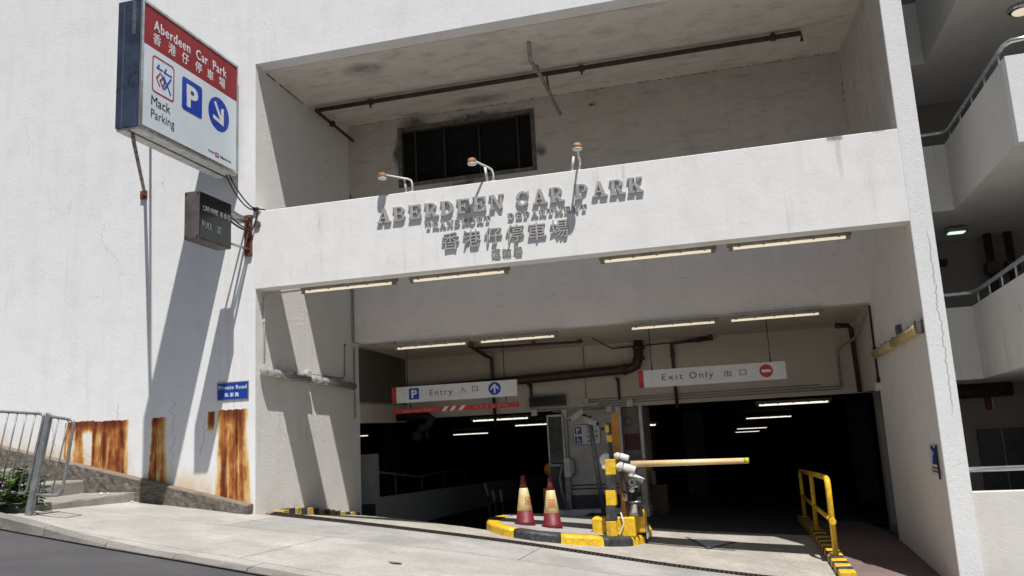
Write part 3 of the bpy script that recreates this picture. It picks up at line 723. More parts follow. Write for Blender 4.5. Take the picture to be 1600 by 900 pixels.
# ------------------------------------------------ fluorescent battens
def batten(name, label, length, lit, group, tubemat):
    t = thing(name, label, 'light', (0, 0, 0), group)
    part('housing', MB().box(-length/2, length/2, -.045, .045, .0, .075, .012), M['batten'], t)
    part('tube', MB().tube([(-length/2+.05, -.015, -.020), (length/2-.05, -.015, -.020)], .021, 10), tubemat, t)
    for sx in (-1, 1):
        part('end_cap', MB().box(sx*(length/2-.055)-.03, sx*(length/2-.055)+.03, -.05, .03, -.055, .0, .008), M['batten'], t)
    for k in range(5):
        x = -length/2+length*(k+.5)/5
        part('clip', MB().box(x-.018, x+.018, -.053, .053, -.012, .05, .003), M['batten'], t)
    return t
B0 = None
spots = [((.663+2.385)/2, .33, 3.60, 1.72, 'lit fluorescent batten under the lettered beam, leftmost of the four'),
         ((2.586+4.268)/2, .33, 3.60, 1.68, 'lit fluorescent batten under the lettered beam, below the word ABERDEEN'),
         ((5.676+7.429)/2, .33, 3.60, 1.75, 'lit fluorescent batten under the beam to the right of the Chinese lettering'),
         ((7.568+9.29)/2, .33, 3.60, 1.72, 'lit fluorescent batten under the beam nearest the right pier'),
         ((.962+2.561)/2, D-.07, 2.885, 1.6, 'lit fluorescent batten under the grey wall, above the left half of the entry sign'),
         ((2.722+4.355)/2, D-.07, 2.885, 1.63, 'lit fluorescent batten above the arrow end of the entry sign'),
         ((5.687+7.364)/2, D-.07, 2.905, 1.68, 'lit fluorescent batten above the words Exit Only'),
         ((7.502+9.182)/2, D-.07, 2.905, 1.68, 'lit fluorescent batten above the red no entry disc')]
for (x, y, z, L, lb) in spots:
    if B0 is None: B0 = batten('fluorescent_light', lb, 1.7, True, 'lit fluorescent battens at the entrance', M['tubeglow']); o = B0
    else: o = copy_tree(B0); o['label'] = lb
    o.location = (x, y, z-.045); o.scale = (L/1.7, 1, 1)
F0 = None
far = [(8.87, 8.4, 1.36, 1.7, 'long lit tube inside, highest one beyond the exit sign'), (8.79, 18.9, 1.04, 1.7, 'lit tube inside, second below the exit sign'),
       (8.65, 35.6, .45, 1.75, 'lit tube deep inside, third below the exit sign'), (8.66, 47.4, .06, 1.75, 'farthest lit tube inside beyond the exit lane'),
       (5.04, 10.0, 1.03, 1.1, 'lit tube seen through the booth window beside the upright barrier'),
       (1.43, 9.7, 1.39, 1.7, 'bright lit tube just behind the red height bar'), (1.09, 15.3, 1.22, 1.5, 'lit tube inside ending at the green window'),
       (-3.19, 21.7, 1.0, 1.7, 'lit tube inside in the middle of the dark entry'), (-7.7, 20.1, 1.16, 1.2, 'lit tube inside half hidden by the left reveal')]
for (x, y, z, L, lb) in far:
    if F0 is None: F0 = batten('ceiling_tube', lb, 1.7, True, 'lit tubes inside the car park', M['tubefar']); o = F0
    else: o = copy_tree(F0); o['label'] = lb
    o.location = (x, y, z); o.scale = (L/1.7, 1, 1)
def wall_tube(name, label, x, y0, y1, za, zb, mat, sgn):
    t = thing(name, label, 'light', (x, (y0+y1)/2, (za+zb)/2), 'unlit tube lamps on the side walls')
    P = lambda k: za+(zb-za)*k
    part('back_channel', MB().tube([(x-sgn*.035, y0, za+.02), (x-sgn*.035, y1, zb+.02)], .03, 6), M['galv'], t)
    part('diffuser', MB().tube([(x, y0+.05, za), (x, y1-.05, zb)], .07, 14), mat, t)
    for (y, z) in ((y0, P(0)), (y1, P(1))):
        part('end_cap', MB().sphere((x, y+(.05 if y == y0 else -.05), z), .072, seg=12), mat, t)
    for k in (.15, .38, .62, .85):
        part('clip', MB().box(x-.065, x+.065, y0+(y1-y0)*k-.012, y0+(y1-y0)*k+.012, P(k)+.02, P(k)+.07, .004), M['galv'], t)
    return t
wall_tube('tube_lamp', 'silver unlit tube lamp on the left reveal, nearer the street', .085, .10, 1.66, 2.24, 2.19, M['silver'], 1)
wall_tube('tube_lamp', 'silver unlit tube lamp on the left reveal, inner one', .085, 1.76, 3.52, 2.185, 2.12, M['silver'], 1)
wall_tube('tube_lamp', 'yellowed unlit tube lamp on the right pier, nearer the street', 9.92, .12, 1.78, 2.14, 2.09, M['amberdiff'], -1)
wall_tube('tube_lamp', 'yellowed unlit tube lamp on the right pier, inner one', 9.92, 1.86, 3.45, 2.088, 2.04, M['amberdiff'], -1)
jb = thing('lamp_bracket', 'rusty bracket box above the joint of the yellowed tubes', 'bracket', (9.97, 1.5, 2.25))
part('bracket_box', MB().box(9.93, 9.998, 1.40, 1.56, 2.20, 2.34, .006), M['boxgrey'], jb)
part('bracket_end', MB().box(9.90, 9.998, .06, .16, 2.08, 2.26, .006), M['boxgrey'], jb)
jl = thing('conduit_box', 'small white conduit box above the joint of the silver tubes', 'junction box', (.03, 1.7, 2.3))
part('box_body', MB().box(.006, .07, 1.6, 1.76, 2.24, 2.34, .006), M['whitepipe'], jl)

# ================================================================== STAIRWELL BLOCK AT THE RIGHT
st = thing('stair_block', 'open balconied stair block with white parapets right of the entrance pier', 'building', (11, 0, 0))
def bal(zb, zt, y1, front=True, sl=.035):
    """one balcony level: side parapet, front parapet, return parapet and the slab between"""
    part('side_parapet', MB().prism([(11.45, .16, zb), (11.45, y1, zb-sl*y1), (11.45, y1, zt-sl*y1*1.4), (11.45, .16, zt)], (.15, 0, 0)), M['stair'], st)
    if front: part('front_parapet', MB().box(11.45, 16, .0, .158, zb, zt, .004), M['rough'], st)
    part('return_parapet', MB().box(10.28, 11.449, y1-.15, y1, zb-sl*y1, zt-sl*y1*1.4), M['stair'], st)
    part('floor_slab', MB().prism([(11.602, .16, zb+.003), (11.602, 6, zb-sl*4), (11.602, 6, zb-sl*4+.2), (11.602, .16, zb+.2)], (4.4, 0, 0)), M['stair'], st)
    part('landing_slab', MB().box(10.28, 11.60, y1+.001, 6, zb-sl*y1+.004, zb-sl*y1+.2), M['stair'], st)
    # handrail following the parapet
    pts = [(16, .08, zt+.25), (11.75, .08, zt+.25), (11.6, .10, zt+.245), (11.53, .2, zt+.235), (11.52, .4, zt+.22), (11.52, y1-.25, zt-sl*y1*1.4+.24), (11.48, y1-.1, zt-sl*y1*1.4+.235), (11.3, y1-.07, zt-sl*y1*1.4+.23), (10.29, y1-.07, zt-sl*y1*1.4+.22)]
    r = part('handrail', MB().tube(pts, .033, 10), M['alum'], st)
    for k in range(5):
        y = .45+k*(y1-.7)/4
        part('rail_post', MB().tube([(11.525, y, zt-sl*1.4*y-.05), (11.525, y, zt-sl*1.4*y+.23)], .016, 6), M['alum'], r)
    part('rail_post', MB().tube([(12.2, .08, zt-.02), (12.2, .08, zt+.25)], .016, 6), M['alum'], r)
bal(4.52, 5.75, 3.4); bal(1.62, 2.86, 3.2); bal(7.43, 8.7, 3.9)
part('ground_parapet', MB().box(10.276, 16, .02, .17, -4, 0.0, .006), M['stair'], st, label='low white parapet with a metal rail beside the pier')
gr = part('ground_rail', MB().tube([(10.27, .09, .275), (16, .09, .285)], .034, 10), M['alum'], st)
for x in (11.6, 13.2): part('rail_post', MB().tube([(x, .09, -.02), (x, .09, .27)], .018, 6), M['alum'], gr)
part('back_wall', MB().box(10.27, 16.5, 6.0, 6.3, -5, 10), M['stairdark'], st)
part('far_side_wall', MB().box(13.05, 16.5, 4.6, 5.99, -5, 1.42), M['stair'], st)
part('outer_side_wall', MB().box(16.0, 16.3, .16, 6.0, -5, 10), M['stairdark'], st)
part('ground_floor', MB().box(10.28, 16, .17, 6, -1.25, -1.1), M['step'], st)
part('roof_slab', MB().box(10.276, 16.3, 0, 6.3, 10.3, 10.6), M['stair'], st)
dz = part('double_door', MB().box(12.0, 12.85, 5.94, 5.995, -1.1, .62), M['door'], st, label='dark double door at the back of the ground floor lobby')
part('door_gap', MB().box(12.415, 12.43, 5.93, 5.939, -1.08, .60), M['galv'], dz)
part('door_frame', MB().box(11.95, 12.9, 5.96, 5.998, .621, .67), M['stairdark'], dz)
hr = part('narrow_wall_slot', MB().box(12.22, 12.34, 5.96, 5.999, .98, 1.36), M['poster'], st)
part('slot_edge', MB().box(12.34, 12.36, 5.95, 5.999, .98, 1.36), M['stair'], hr)
pipe('lobby_soil_pipe', 'thick dark maroon pipe across the lobby under the balcony', [(10.3, 5.6, 1.34), (12.6, 5.6, 1.36)], .14, M['brownpipe'], seg=12)
pipe('lobby_thin_pipe', 'thin dark pipe below the thick lobby pipe', [(10.3, 5.7, 1.12), (11.5, 5.7, 1.12), (11.55, 5.7, 1.02)], .035, M['brownpipe'])
for x in (12.62, 12.98):
    pipe('stair_riser_pipe', 'left maroon riser behind the upper balcony rail' if x < 12.8 else 'right maroon riser behind the upper balcony rail', [(x, 5.7, 1.6), (x, 5.7, 4.4)], .075, M['brownpipe'], seg=10, clips=[(x, 5.7, 3.7), (x, 5.7, 2.9)])
bl = thing('bulkhead_light', 'lit oblong bulkhead light under the middle balcony slab', 'light', (11.83, 4.75, 4.37))
part('body', MB().box(11.64, 12.02, 4.62, 4.88, 4.30, 4.385, .03), M['batten'], bl)
part('lens', MB().box(11.69, 11.97, 4.66, 4.84, 4.275, 4.299, .012), M['bulklamp'], bl)
rl = thing('round_light', 'round ceiling light under the topmost balcony slab', 'light', (12.55, 2.15, 7.36))
part('rim', MB().lathe((12.55, 2.15, 7.30), [(.15, 0), (.20, .02), (.20, .075), (.19, .075)], 24), M['chrome'], rl)
part('lens', MB().lathe((12.55, 2.15, 7.26), [(.06, 0), (.12, .015), (.148, .045)], 24), M['tubeglow'], rl)
cl_ = thing('wall_camera', 'small dark fitting on the back wall under the middle slab', 'fitting', (11.75, 5.9, 3.9))
part('arm', MB().tube([(11.45, 5.99, 3.92), (11.7, 5.8, 3.92)], .02, 6), M['black'], cl_); part('head', MB().box(11.68, 11.86, 5.72, 5.9, 3.84, 3.98, .01), M['black'], cl_)

# ================================================================== PLINTH, STEPS
def pz(x): return .147-.232*x
pl = thing('wall_plinth', 'rough dark stone plinth along the foot of the white wall', 'plinth', (-3, -.1, .4))
mb = MB(); N = 90; rows = []
random.seed(3)
for i in range(N+1):
    x = -8+(8-.03)*i/N; t = pz(x); b = max(G(x, -.2)-.05, t-.42); row = []
    for (y, z, a) in ((.02, t, .0), (-.06, t+.002, .006), (-.135, t-.002, .010), (-.155, t-.02, .010), (-.16, t-.10, .014), (-.165, t-.2, .016), (-.17, t-.3, .014), (-.18, b-.3, .02)):
        row.append(mb.b.verts.new((x, min(.02, y+random.uniform(-a, a)), z+random.uniform(-a, a)*.8)))
    rows.append(row)
for i in range(N):
    for j in range(7): mb.b.faces.new((rows[i][j], rows[i+1][j], rows[i+1][j+1], rows[i][j+1]))
mb.b.faces.new(rows[N][::-1]); mb.b.faces.new(rows[0])
part('plinth_body', mb, M['plinth'], pl)
stp = thing('concrete_steps', 'worn concrete steps climbing left beside the plinth', 'steps', (-2.6, -1.2, .3))
for k in range(5):
    x1 = -2.10-1.0*k; z = .42+.232*k
    mb = MB(); n = 14; tp = []
    ys = lin(-.14, -2.42, n)
    for (dx, dzz) in ((-1.02, .012), (-.05, 0), (-.012, -.006), (0, -.03), (.008, -.3), (.0, -.8)):
        tp.append([mb.b.verts.new((x1+dx+(random.uniform(-.008, .008) if dx > -.5 else 0)+.05*(y+1.2)/-1.2*0, y, z+dzz+.0*y+(random.uniform(-.005, .005)))) for y in ys])
    for i in range(5):
        for j in range(n): mb.b.faces.new((tp[i][j], tp[i][j+1], tp[i+1][j+1], tp[i+1][j]))
    back = [mb.b.verts.new((x1-1.02, ys[n], z-.8)), mb.b.verts.new((x1-1.02, ys[0], z-.8))]
    mb.b.faces.new([tp[i][n] for i in range(6)]+[back[0]]); mb.b.faces.new([tp[i][0] for i in range(6)][::-1]+[back[1]])
    part('step', mb, M['step'], stp)
# loose litter and pebbles on the steps and pavement
for (x, y, s) in ((-2.35, -.62, .035), (-2.28, -.55, .03), (-2.42, -.7, .02), (-2.0, -.35, .03)):
    z = (.42 if x < -2.12 else G(x, y))
    o = tag(part('pebble', MB().sphere((x, y, z+s*.5), s, (1, .8, .6), 8), M['whitepaint']), {-2.35: 'largest pale pebble on the lowest concrete step', -2.28: 'pale pebble on the lowest step, nearest the white wall', -2.42: 'smallest pale pebble on the lowest concrete step', -2.0: 'pale pebble on the pavement at the foot of the lowest step'}[x], 'pebble', 'pale pebbles on the steps')
lf = tag(part('fallen_leaf', MB().prism([(3.42, -2.75, G(3.4, -2.75)+.008), (3.5, -2.82, G(3.5, -2.8)+.01), (3.6, -2.80, G(3.6, -2.8)+.02), (3.58, -2.72, G(3.6, -2.7)+.012), (3.47, -2.70, G(3.5, -2.7)+.008)], (0, 0, .004)), M['rustpaint']), 'dry brown leaf lying on the pale pavement', 'leaf')

# ================================================================== GUARD RAILING AND SHRUB
gy = -2.53
def lean(xb, z): return xb+.213*(z-.55)/.97
rail = thing('guard_railing', 'grey metal pedestrian guard railing leaning beside the steps', 'railing', (-1.86, gy, .28))
part('post', MB().prism([(-1.90, gy-.03, .22), (-1.81, gy-.03, .22), (lean(-1.775, 1.62), gy-.03, 1.62), (lean(-1.85, 1.66), gy-.03, 1.66)], (0, .06, 0)), M['galv'], rail)
def rpanel(tl, tr, br, blp, bars, closed=True):
    def rc(p, q1, q2, r=.08, n=4):
        p, q1, q2 = Vector(p), Vector(q1), Vector(q2); a = p+(q1-p).normalized()*r; b = p+(q2-p).normalized()*r
        return [((1-t)**2*a+2*t*(1-t)*p+t*t*b) for t in [i/n for i in range(n+1)]]
    V = lambda p: (p[0], gy, p[1])
    tl, tr, br, blp = V(tl), V(tr), V(br), V(blp)
    pts = rc(tl, blp, tr)+rc(tr, tl, br)+rc(br, tr, blp)+rc(blp, br, tl); pts.append(pts[0])
    f = part('panel_frame', MB().tube(pts, .02, 8, False), M['galv'], rail)
    for (xt, zt, xb, zb) in bars:
        part('bar', MB().tube([(xt, gy, zt), (xb, gy, zb)], .0105, 6), M['galv'], f)
rpanel((-1.575, 1.61), (-1.165, 1.535), (-1.325, .55), (-1.815, .575), [(-1.42, 1.575, -1.645, .555), (-1.265, 1.545, -1.485, .545)])
bars = []
for k in range(13):
    xt = -1.80-.152*k; bars.append((xt, 1.66+.105*(-1.66-xt), xt-.225, .60+.115*(-1.9-(xt-.225))))
rpanel((-3.85, 1.87), (-1.655, 1.645), (-1.90, .59), (-4.07, .84), bars)
part('post', MB().prism([(-4.16, gy-.03, .40), (-4.08, gy-.03, .40), (-3.86, gy-.03, 1.90), (-3.94, gy-.03, 1.92)], (0, .06, 0)), M['galv'], rail)

sh = thing('shrub', 'leafy green shrub growing behind the guard railing foot', 'shrub', (-2.7, -2.1, .3))
random.seed(11)
lv_ = MB(); stm = MB()
for k in range(40):
    bx, by = random.uniform(-3.4, -2.12), random.uniform(-2.75, -1.95)
    b = Vector((bx, by, G(bx, by)+.05)); top = b+Vector((random.uniform(-.1, .3), random.uniform(-.3, .1), random.uniform(.22, .52)))
    mid = (b+top)/2+Vector((random.uniform(-.06, .06), random.uniform(-.06, .06), .05))
    stm.tube([b, mid, top], .006, 5)
    for i in range(20):
        t = .12+.88*i/19; p = (b*(1-t)**2+mid*2*t*(1-t)+top*t*t)
        a = random.uniform(0, 6.28); L = random.uniform(.09, .18); d = Vector((math.cos(a), math.sin(a), random.uniform(-.35, .45))).normalized()
        s = d.cross(Vector((0, 0, 1))).normalized()*L*.27; n = s.cross(d).normalized()
        q = [p, p+d*L*.35+s+n*.008, p+d*L*.75+s*.7, p+d*L-n*.02, p+d*L*.75-s*.7, p+d*L*.35-s+n*.008]
        vs = [lv_.b.verts.new(x) for x in q]; mid_v = lv_.b.verts.new(p+d*L*.5-n*.012)
        for j in range(6): lv_.b.faces.new((vs[j], vs[(j+1) % 6], mid_v))
part('foliage', lv_, M['leaf'], sh, kind='stuff'); part('stem', stm, M['stem'], sh)

# ================================================================== BIG PROJECTING SIGN
sg = thing('projecting_sign', 'big projecting sign box with red header reading Aberdeen Car Park', 'sign', (-.47, -1.3, 5.58))
SY0, SY1, SZ0, SZ1, SX = -2.53, -.12, 5.58, 7.53, -.268
part('box_body', MB().box(-.67, -.29, SY0+.012, SY1, SZ0+.012, SZ1-.012, .004), M['polished'], sg)
part('end_panel', MB().box(-.665, -.30, SY0, SY0+.011, SZ0+.01, SZ1-.01, .002), M['polished'], sg)
part('end_panel_seam', MB().box(-.565, -.557, SY0-.004, SY0-.0005, SZ0+.01, SZ1-.01), M['steel'], sg)
gfm = MB(); random.seed(5)
for k_, (x, z) in enumerate(((-.63, 6.15), (-.55, 6.22), (-.44, 6.27), (-.38, 6.16), (-.34, 6.42), (-.35, 6.52), (-.42, 6.33))):
    pts = [(x+random.uniform(-.035, .035), z+random.uniform(-.06, .06)) for i in range(5)]
    for i in range(4):
        (xa, za), (xb, zb) = pts[i], pts[i+1]; L = math.dist(pts[i], pts[i+1])+1e-6; nx_, nz_ = -(zb-za)/L*.009, (xb-xa)/L*.009
        yy = SY0-.0006-.0003*i-.0012*0
        gfm.prism([(xa+nx_, yy, za+nz_), (xb+nx_, yy, zb+nz_), (xb-nx_, yy, zb-nz_), (xa-nx_, yy, za-nz_)], (0, .0004, 0))
part('graffiti', gfm, M['ink'], sg)
vent = MB()
for k in range(26): vent.box(-.42, -.36, SY0-.006, SY0-.0008, 6.98+k*.02, 6.99+k*.02)
part('vent_slot', vent, M['galv'], sg, kind='stuff')
for (a, b, c, d) in ((SY0, SY1, SZ1-.045, SZ1), (SY0, SY1, SZ0, SZ0+.04), (SY0, SY0+.05, SZ0+.04, SZ1-.045), (SY1-.035, SY1, SZ0+.04, SZ1-.045)):
    part('face_frame', MB().box(-.289, SX+.012, a, b, c, d, .004), M['steel'], sg)
part('bottom_tray', MB().box(-.66, -.28, SY0+.02, SY1-.01, SZ0-.03, SZ0+.008, .004), M['whitepaint'], sg)
part('bottom_groove', MB().box(-.49, -.45, SY0+.03, SY1-.02, SZ0-.034, SZ0-.0305), M['ink'], sg)
part('face_panel', MB().box(-.285, SX, SY0+.05, SY1-.035, SZ0+.04, 6.862), M['panel'], sg)
part('header_panel', MB().box(-.285, SX, SY0+.05, SY1-.035, 6.865, SZ1-.045), M['red'], sg, label='red header panel with white lettering')
R_, U_ = (0, 1, 0), (0, 0, 1); fx_ = SX+.0006
for (tx, y0, y1) in (('Aberdeen', -2.27, -1.42), ('Car', -1.27, -.97), ('Park', -.83, -.45)):
    text_on('lettering', tx, (fx_, y0, 7.165), R_, U_, .155, M['white'], sg, width=y1-y0, bold=.012, track=1.12)
for ch, yc in zip('香港仔停車場', (-2.19, -1.85, -1.53, -1.20, -.89, -.57)):
    text_on('chinese_character', ch, (fx_, yc-.09, 6.945), R_, U_, .175, M['white'], sg, width=.17, bold=.006)
def rrect(c0, c1, r, x, n=5):
    (ya, za), (yb, zb) = c0, c1; P = []
    for (cy, cz, a0) in ((yb-r, zb-r, 0), (ya+r, zb-r, 90), (ya+r, za+r, 180), (yb-r, za+r, 270)):
        for i in range(n+1):
            a = math.radians(a0+90*i/n); P.append((x, cy+r*math.cos(a), cz+r*math.sin(a)))
    return P
def ring_prism(mb, A, B, ext):
    for i in range(len(A)):
        j = (i+1) % len(A); mb.prism([A[i], A[j], B[j], B[i]], ext)
mb = MB(); ring_prism(mb, rrect((-2.285, 6.20), (-1.79, 6.77), .06, fx_), rrect((-2.262, 6.225), (-1.813, 6.745), .045, fx_), (.002, 0, 0))
part('emblem_border', mb, M['logored'], sg)
def stroke(mb, pts, w, d=.002, k=0):
    for (a, b) in zip(pts[:-1], pts[1:]):
        a, b = Vector(a), Vector(b); t = (b-a).normalized(); n = Vector((-t.y, t.x))*w/2; a2, b2 = a-t*w*.35, b+t*w*.35
        mb.prism([(fx_+k, *(a2+n)), (fx_+k, *(b2+n)), (fx_+k, *(b2-n)), (fx_+k, *(a2-n))], (d, 0, 0))
mb = MB(); B0y, B0z = -2.285, 6.20; L_ = lambda u, v: (B0y+u*.495, B0z+v*.57)
stroke(mb, [L_(.30, .80), L_(.22, .70), L_(.46, .70)], .028); stroke(mb, [L_(.62, .80), L_(.54, .68), L_(.86, .68)], .028, k=.0004)
stroke(mb, [L_(.52, .56), L_(.84, .17)], .028, k=.0008); stroke(mb, [L_(.84, .60), L_(.56, .24)], .028, k=.0012); stroke(mb, [L_(.42, .58), L_(.56, .40), L_(.50, .30)], .026, k=.0016)
part('emblem_strokes', mb, M['blue'], sg)
mb = MB(); stroke(mb, [L_(.36, .60), L_(.20, .42), L_(.34, .24)], .026, k=.0003); stroke(mb, [L_(.50, .54), L_(.36, .40), L_(.50, .22)], .026, k=.0007)
part('emblem_strokes', mb, M['logored'], sg)
text_on('lettering', 'Mack', (fx_, -2.29, 5.995), R_, U_, .145, M['ink'], sg, width=.42, bold=0.0)
text_on('lettering', 'Parking', (fx_, -2.29, 5.80), R_, U_, .135, M['ink'], sg, width=.52, bold=-.008)
pp = part('parking_symbol', MB().prism(rrect((-1.605, 6.19), (-1.105, 6.725), .05, fx_), (.002, 0, 0)), M['blue'], sg)
text_on('letter_p', 'P', (fx_+.0024, -1.49, 6.29), R_, U_, .335, M['white'], pp, width=.28, bold=.035)
ar = part('arrow_disc', MB().disc((fx_, -.655, 6.445), R_, U_, (1, 0, 0), .285, .002, 40), M['blue'], sg)
mb = MB(); A_ = lambda u, v: (-.655+u, 6.445+v)
def polyx(mb, pts, x, d=.002): mb.prism([(x, *p) for p in pts], (d, 0, 0))
polyx(mb, [A_(-.14, .17), A_(-.09, .20), A_(.09, -.06), A_(.04, -.10)], fx_+.0024)
polyx(mb, [A_(.06, .12), A_(.13, .14), A_(.13, -.16), A_(.06, -.10)], fx_+.0028)
polyx(mb, [A_(.13, -.165), A_(.06, -.095), A_(-.15, -.05), A_(-.16, -.115)], fx_+.0032)
part('arrow', mb, M['white'], ar)
text_on('lettering', 'Member', (fx_, -.93, 5.735), R_, U_, .028, M['ink'], sg, width=.17, narrow=.8)
text_on('lettering', 'Wilson', (fx_, -.62, 5.72), R_, U_, .034, M['ink'], sg, width=.16, bold=.02)
text_on('lettering', 'Group', (fx_, -.44, 5.72), R_, U_, .034, M['ink'], sg, width=.13)
part('small_emblem', MB().prism(rrect((-.745, 5.70), (-.645, 5.775), .012, fx_), (.002, 0, 0)), M['logored'], sg)
mb = MB()
for z in (5.72, 5.745): mb.box(fx_+.0024, fx_+.004, -.725, -.665, z, z+.010)
part('small_emblem_bars', mb, M['white'], sg)
for z in (5.75, 7.3): part('wall_arm', MB().box(-.52, -.42, SY1-.01, .01, z-.05, z+.05, .006), M['rustpaint'], sg)
part('stay_rod', MB().tube([(-.46, -2.42, 5.56), (-.70, -2.1, 5.545), (-2.16, -.02, 5.49)], .028, 8), M['rustpaint'], sg)
part('stay_rod', MB().tube([(-.60, -2.42, 7.50), (-2.10, -.02, 7.45)], .022, 8), M['rustpaint'], sg)
part('stay_fixing', MB().box(-2.24, -2.12, -.05, .004, 5.41, 5.56, .01), M['rustmetal'], sg)
part('stay_fixing', MB().box(-2.16, -2.04, -.05, .004, 7.38, 7.52, .01), M['rustmetal'], sg)

# FULL indicator box
fb = thing('indicator_box', 'small brown metal box sign with dim letters CAR PARK FULL', 'sign', (-.14, -1.07, 4.15))
FX, FY0, FY1, FZ0, FZ1 = -.012, -1.49, -.66, 4.15, 4.89
part('box_body', MB().box(-.275, FX-.012, FY0, FY1, FZ0, FZ1, .006), M['boxgrey'], fb)
part('display_face', MB().box(FX-.011, FX, FY0+.015, FY1-.015, FZ0+.015, FZ1-.015, .002), M['blackface'], fb)
for (x, z) in ((-.25, FZ0+.04), (-.045, FZ0+.04), (-.25, FZ1-.04), (-.045, FZ1-.04)): part('screw', MB().lathe((x, FY0, z), [(.016, -.006), (.016, .002)], 10, 'y'), M['black'], fb)
fxx = FX+.0006
dim = simple('dim_display_letters', (.42, .46, .43), .5, 0, .25, 20)
text_on('lettering', 'CAR PARK', (fxx, FY0+.08, 4.60), R_, U_, .085, dim, fb, width=.39, bold=-.004)
for ch, yc in zip('停車場', (-.94, -.84, -.74)): text_on('chinese_character', ch, (fxx, yc-.04, 4.595), R_, U_, .09, dim, fb, width=.075)
dim2 = simple('dim_green_letters', (.26, .36, .34), .5, 0, .25, 20)
text_on('lettering', 'FULL', (fxx, FY0+.07, 4.335), R_, U_, .105, dim2, fb, width=.25, bold=-.004)
text_on('chinese_character', '滿', (fxx, -1.05, 4.32), R_, U_, .115, dim2, fb, width=.10)
part('support_arm', MB().tube([(-.10, FY1+.01, 4.27), (-.10, -.03, 4.28)], .022, 8), M['steel'], fb)
part('support_arm', MB().tube([(-.10, FY1+.01, 4.74), (-.10, -.03, 4.76)], .022, 8), M['steel'], fb)
part('support_arm', MB().tube([(-.22, FY1+.01, 4.74), (-.16, -.03, 4.76)], .018, 8), M['steel'], fb)
part('fixing_plate', MB().box(-.175, -.05, -.055, .003, 4.17, 4.87, .004), M['rustmetal'], fb, label='rusty steel fixing plate on the wall corner')
for z in (4.25, 4.46, 4.66, 4.81): part('bolt', MB().lathe((-.08, -.056, z), [(.016, -.014), (.016, .004)], 8, 'y'), M['black'], fb)
def cable(label, pts, r=.012):
    return tag(part('cable', MB().tube(pts, r, 6), M['black']), label, 'cable')
def sag(a, b, drop, n=10): 
    a, b = Vector(a), Vector(b); return [a.lerp(b, i/n)-Vector((0, 0, drop*4*(i/n)*(1-i/n))) for i in range(n+1)]
cable('upper black cable sagging from the projecting sign to the beam corner', sag((-.36, -.22, 5.56), (-.02, -.07, 4.99), .06)+[(.10, -.02, 4.955), (.16, .05, 4.95)])
cable('lower black cable sagging from the projecting sign to the beam corner', sag((-.40, -.25, 5.56), (-.05, -.06, 4.96), .10)+[(.06, -.03, 4.97)])
cable('black cable looping from the indicator box over the rusty plate', sag((-.06, -.67, 4.72), (-.02, -.06, 4.60), .05)+[(.03, -.04, 4.75), (.06, -.03, 4.93), (.10, -.02, 4.95)])
cable('short black cable from the indicator box to the rusty plate', sag((-.10, -.67, 4.68), (-.06, -.06, 4.58), .04, 6), .016)
gb = thing('cable_gland', 'round dark cable gland on the beam corner beside the rusty plate', 'fitting', (.04, -.02, 4.66))
part('gland', MB().lathe((.05, 0, 4.70), [(.055, -.04), (.06, -.01), (.04, .002)], 14, 'y'), M['boxgrey'], gb)
part('bracket', MB().box(-.02, .07, -.05, .0, 4.93, 4.99, .006), M['black'], gb)

# Private Road plate
pr = thing('street_plate', 'blue enamel plate reading Private Road on the white wall', 'sign', (-.4, -.01, 1.95))
mb = MB(); mb.box(-.695, -.11, -.016, -.003, 1.805, 2.105, .003); part('plate_rim', mb, M['steel'], pr)
part('plate_face', MB().box(-.677, -.128, -.0175, -.0165, 1.823, 2.087), M['plateblue'], pr)
text_on('lettering', 'Private Road', (-.655, -.018, 1.985), (1, 0, 0), U_, .062, M['white'], pr, width=.51, bold=.008, track=1.08)
for ch, xc in zip('私家路', (-.51, -.415, -.32)): text_on('chinese_character', ch, (xc-.036, -.018, 1.862), (1, 0, 0), U_, .068, M['white'], pr, width=.072, bold=.016)

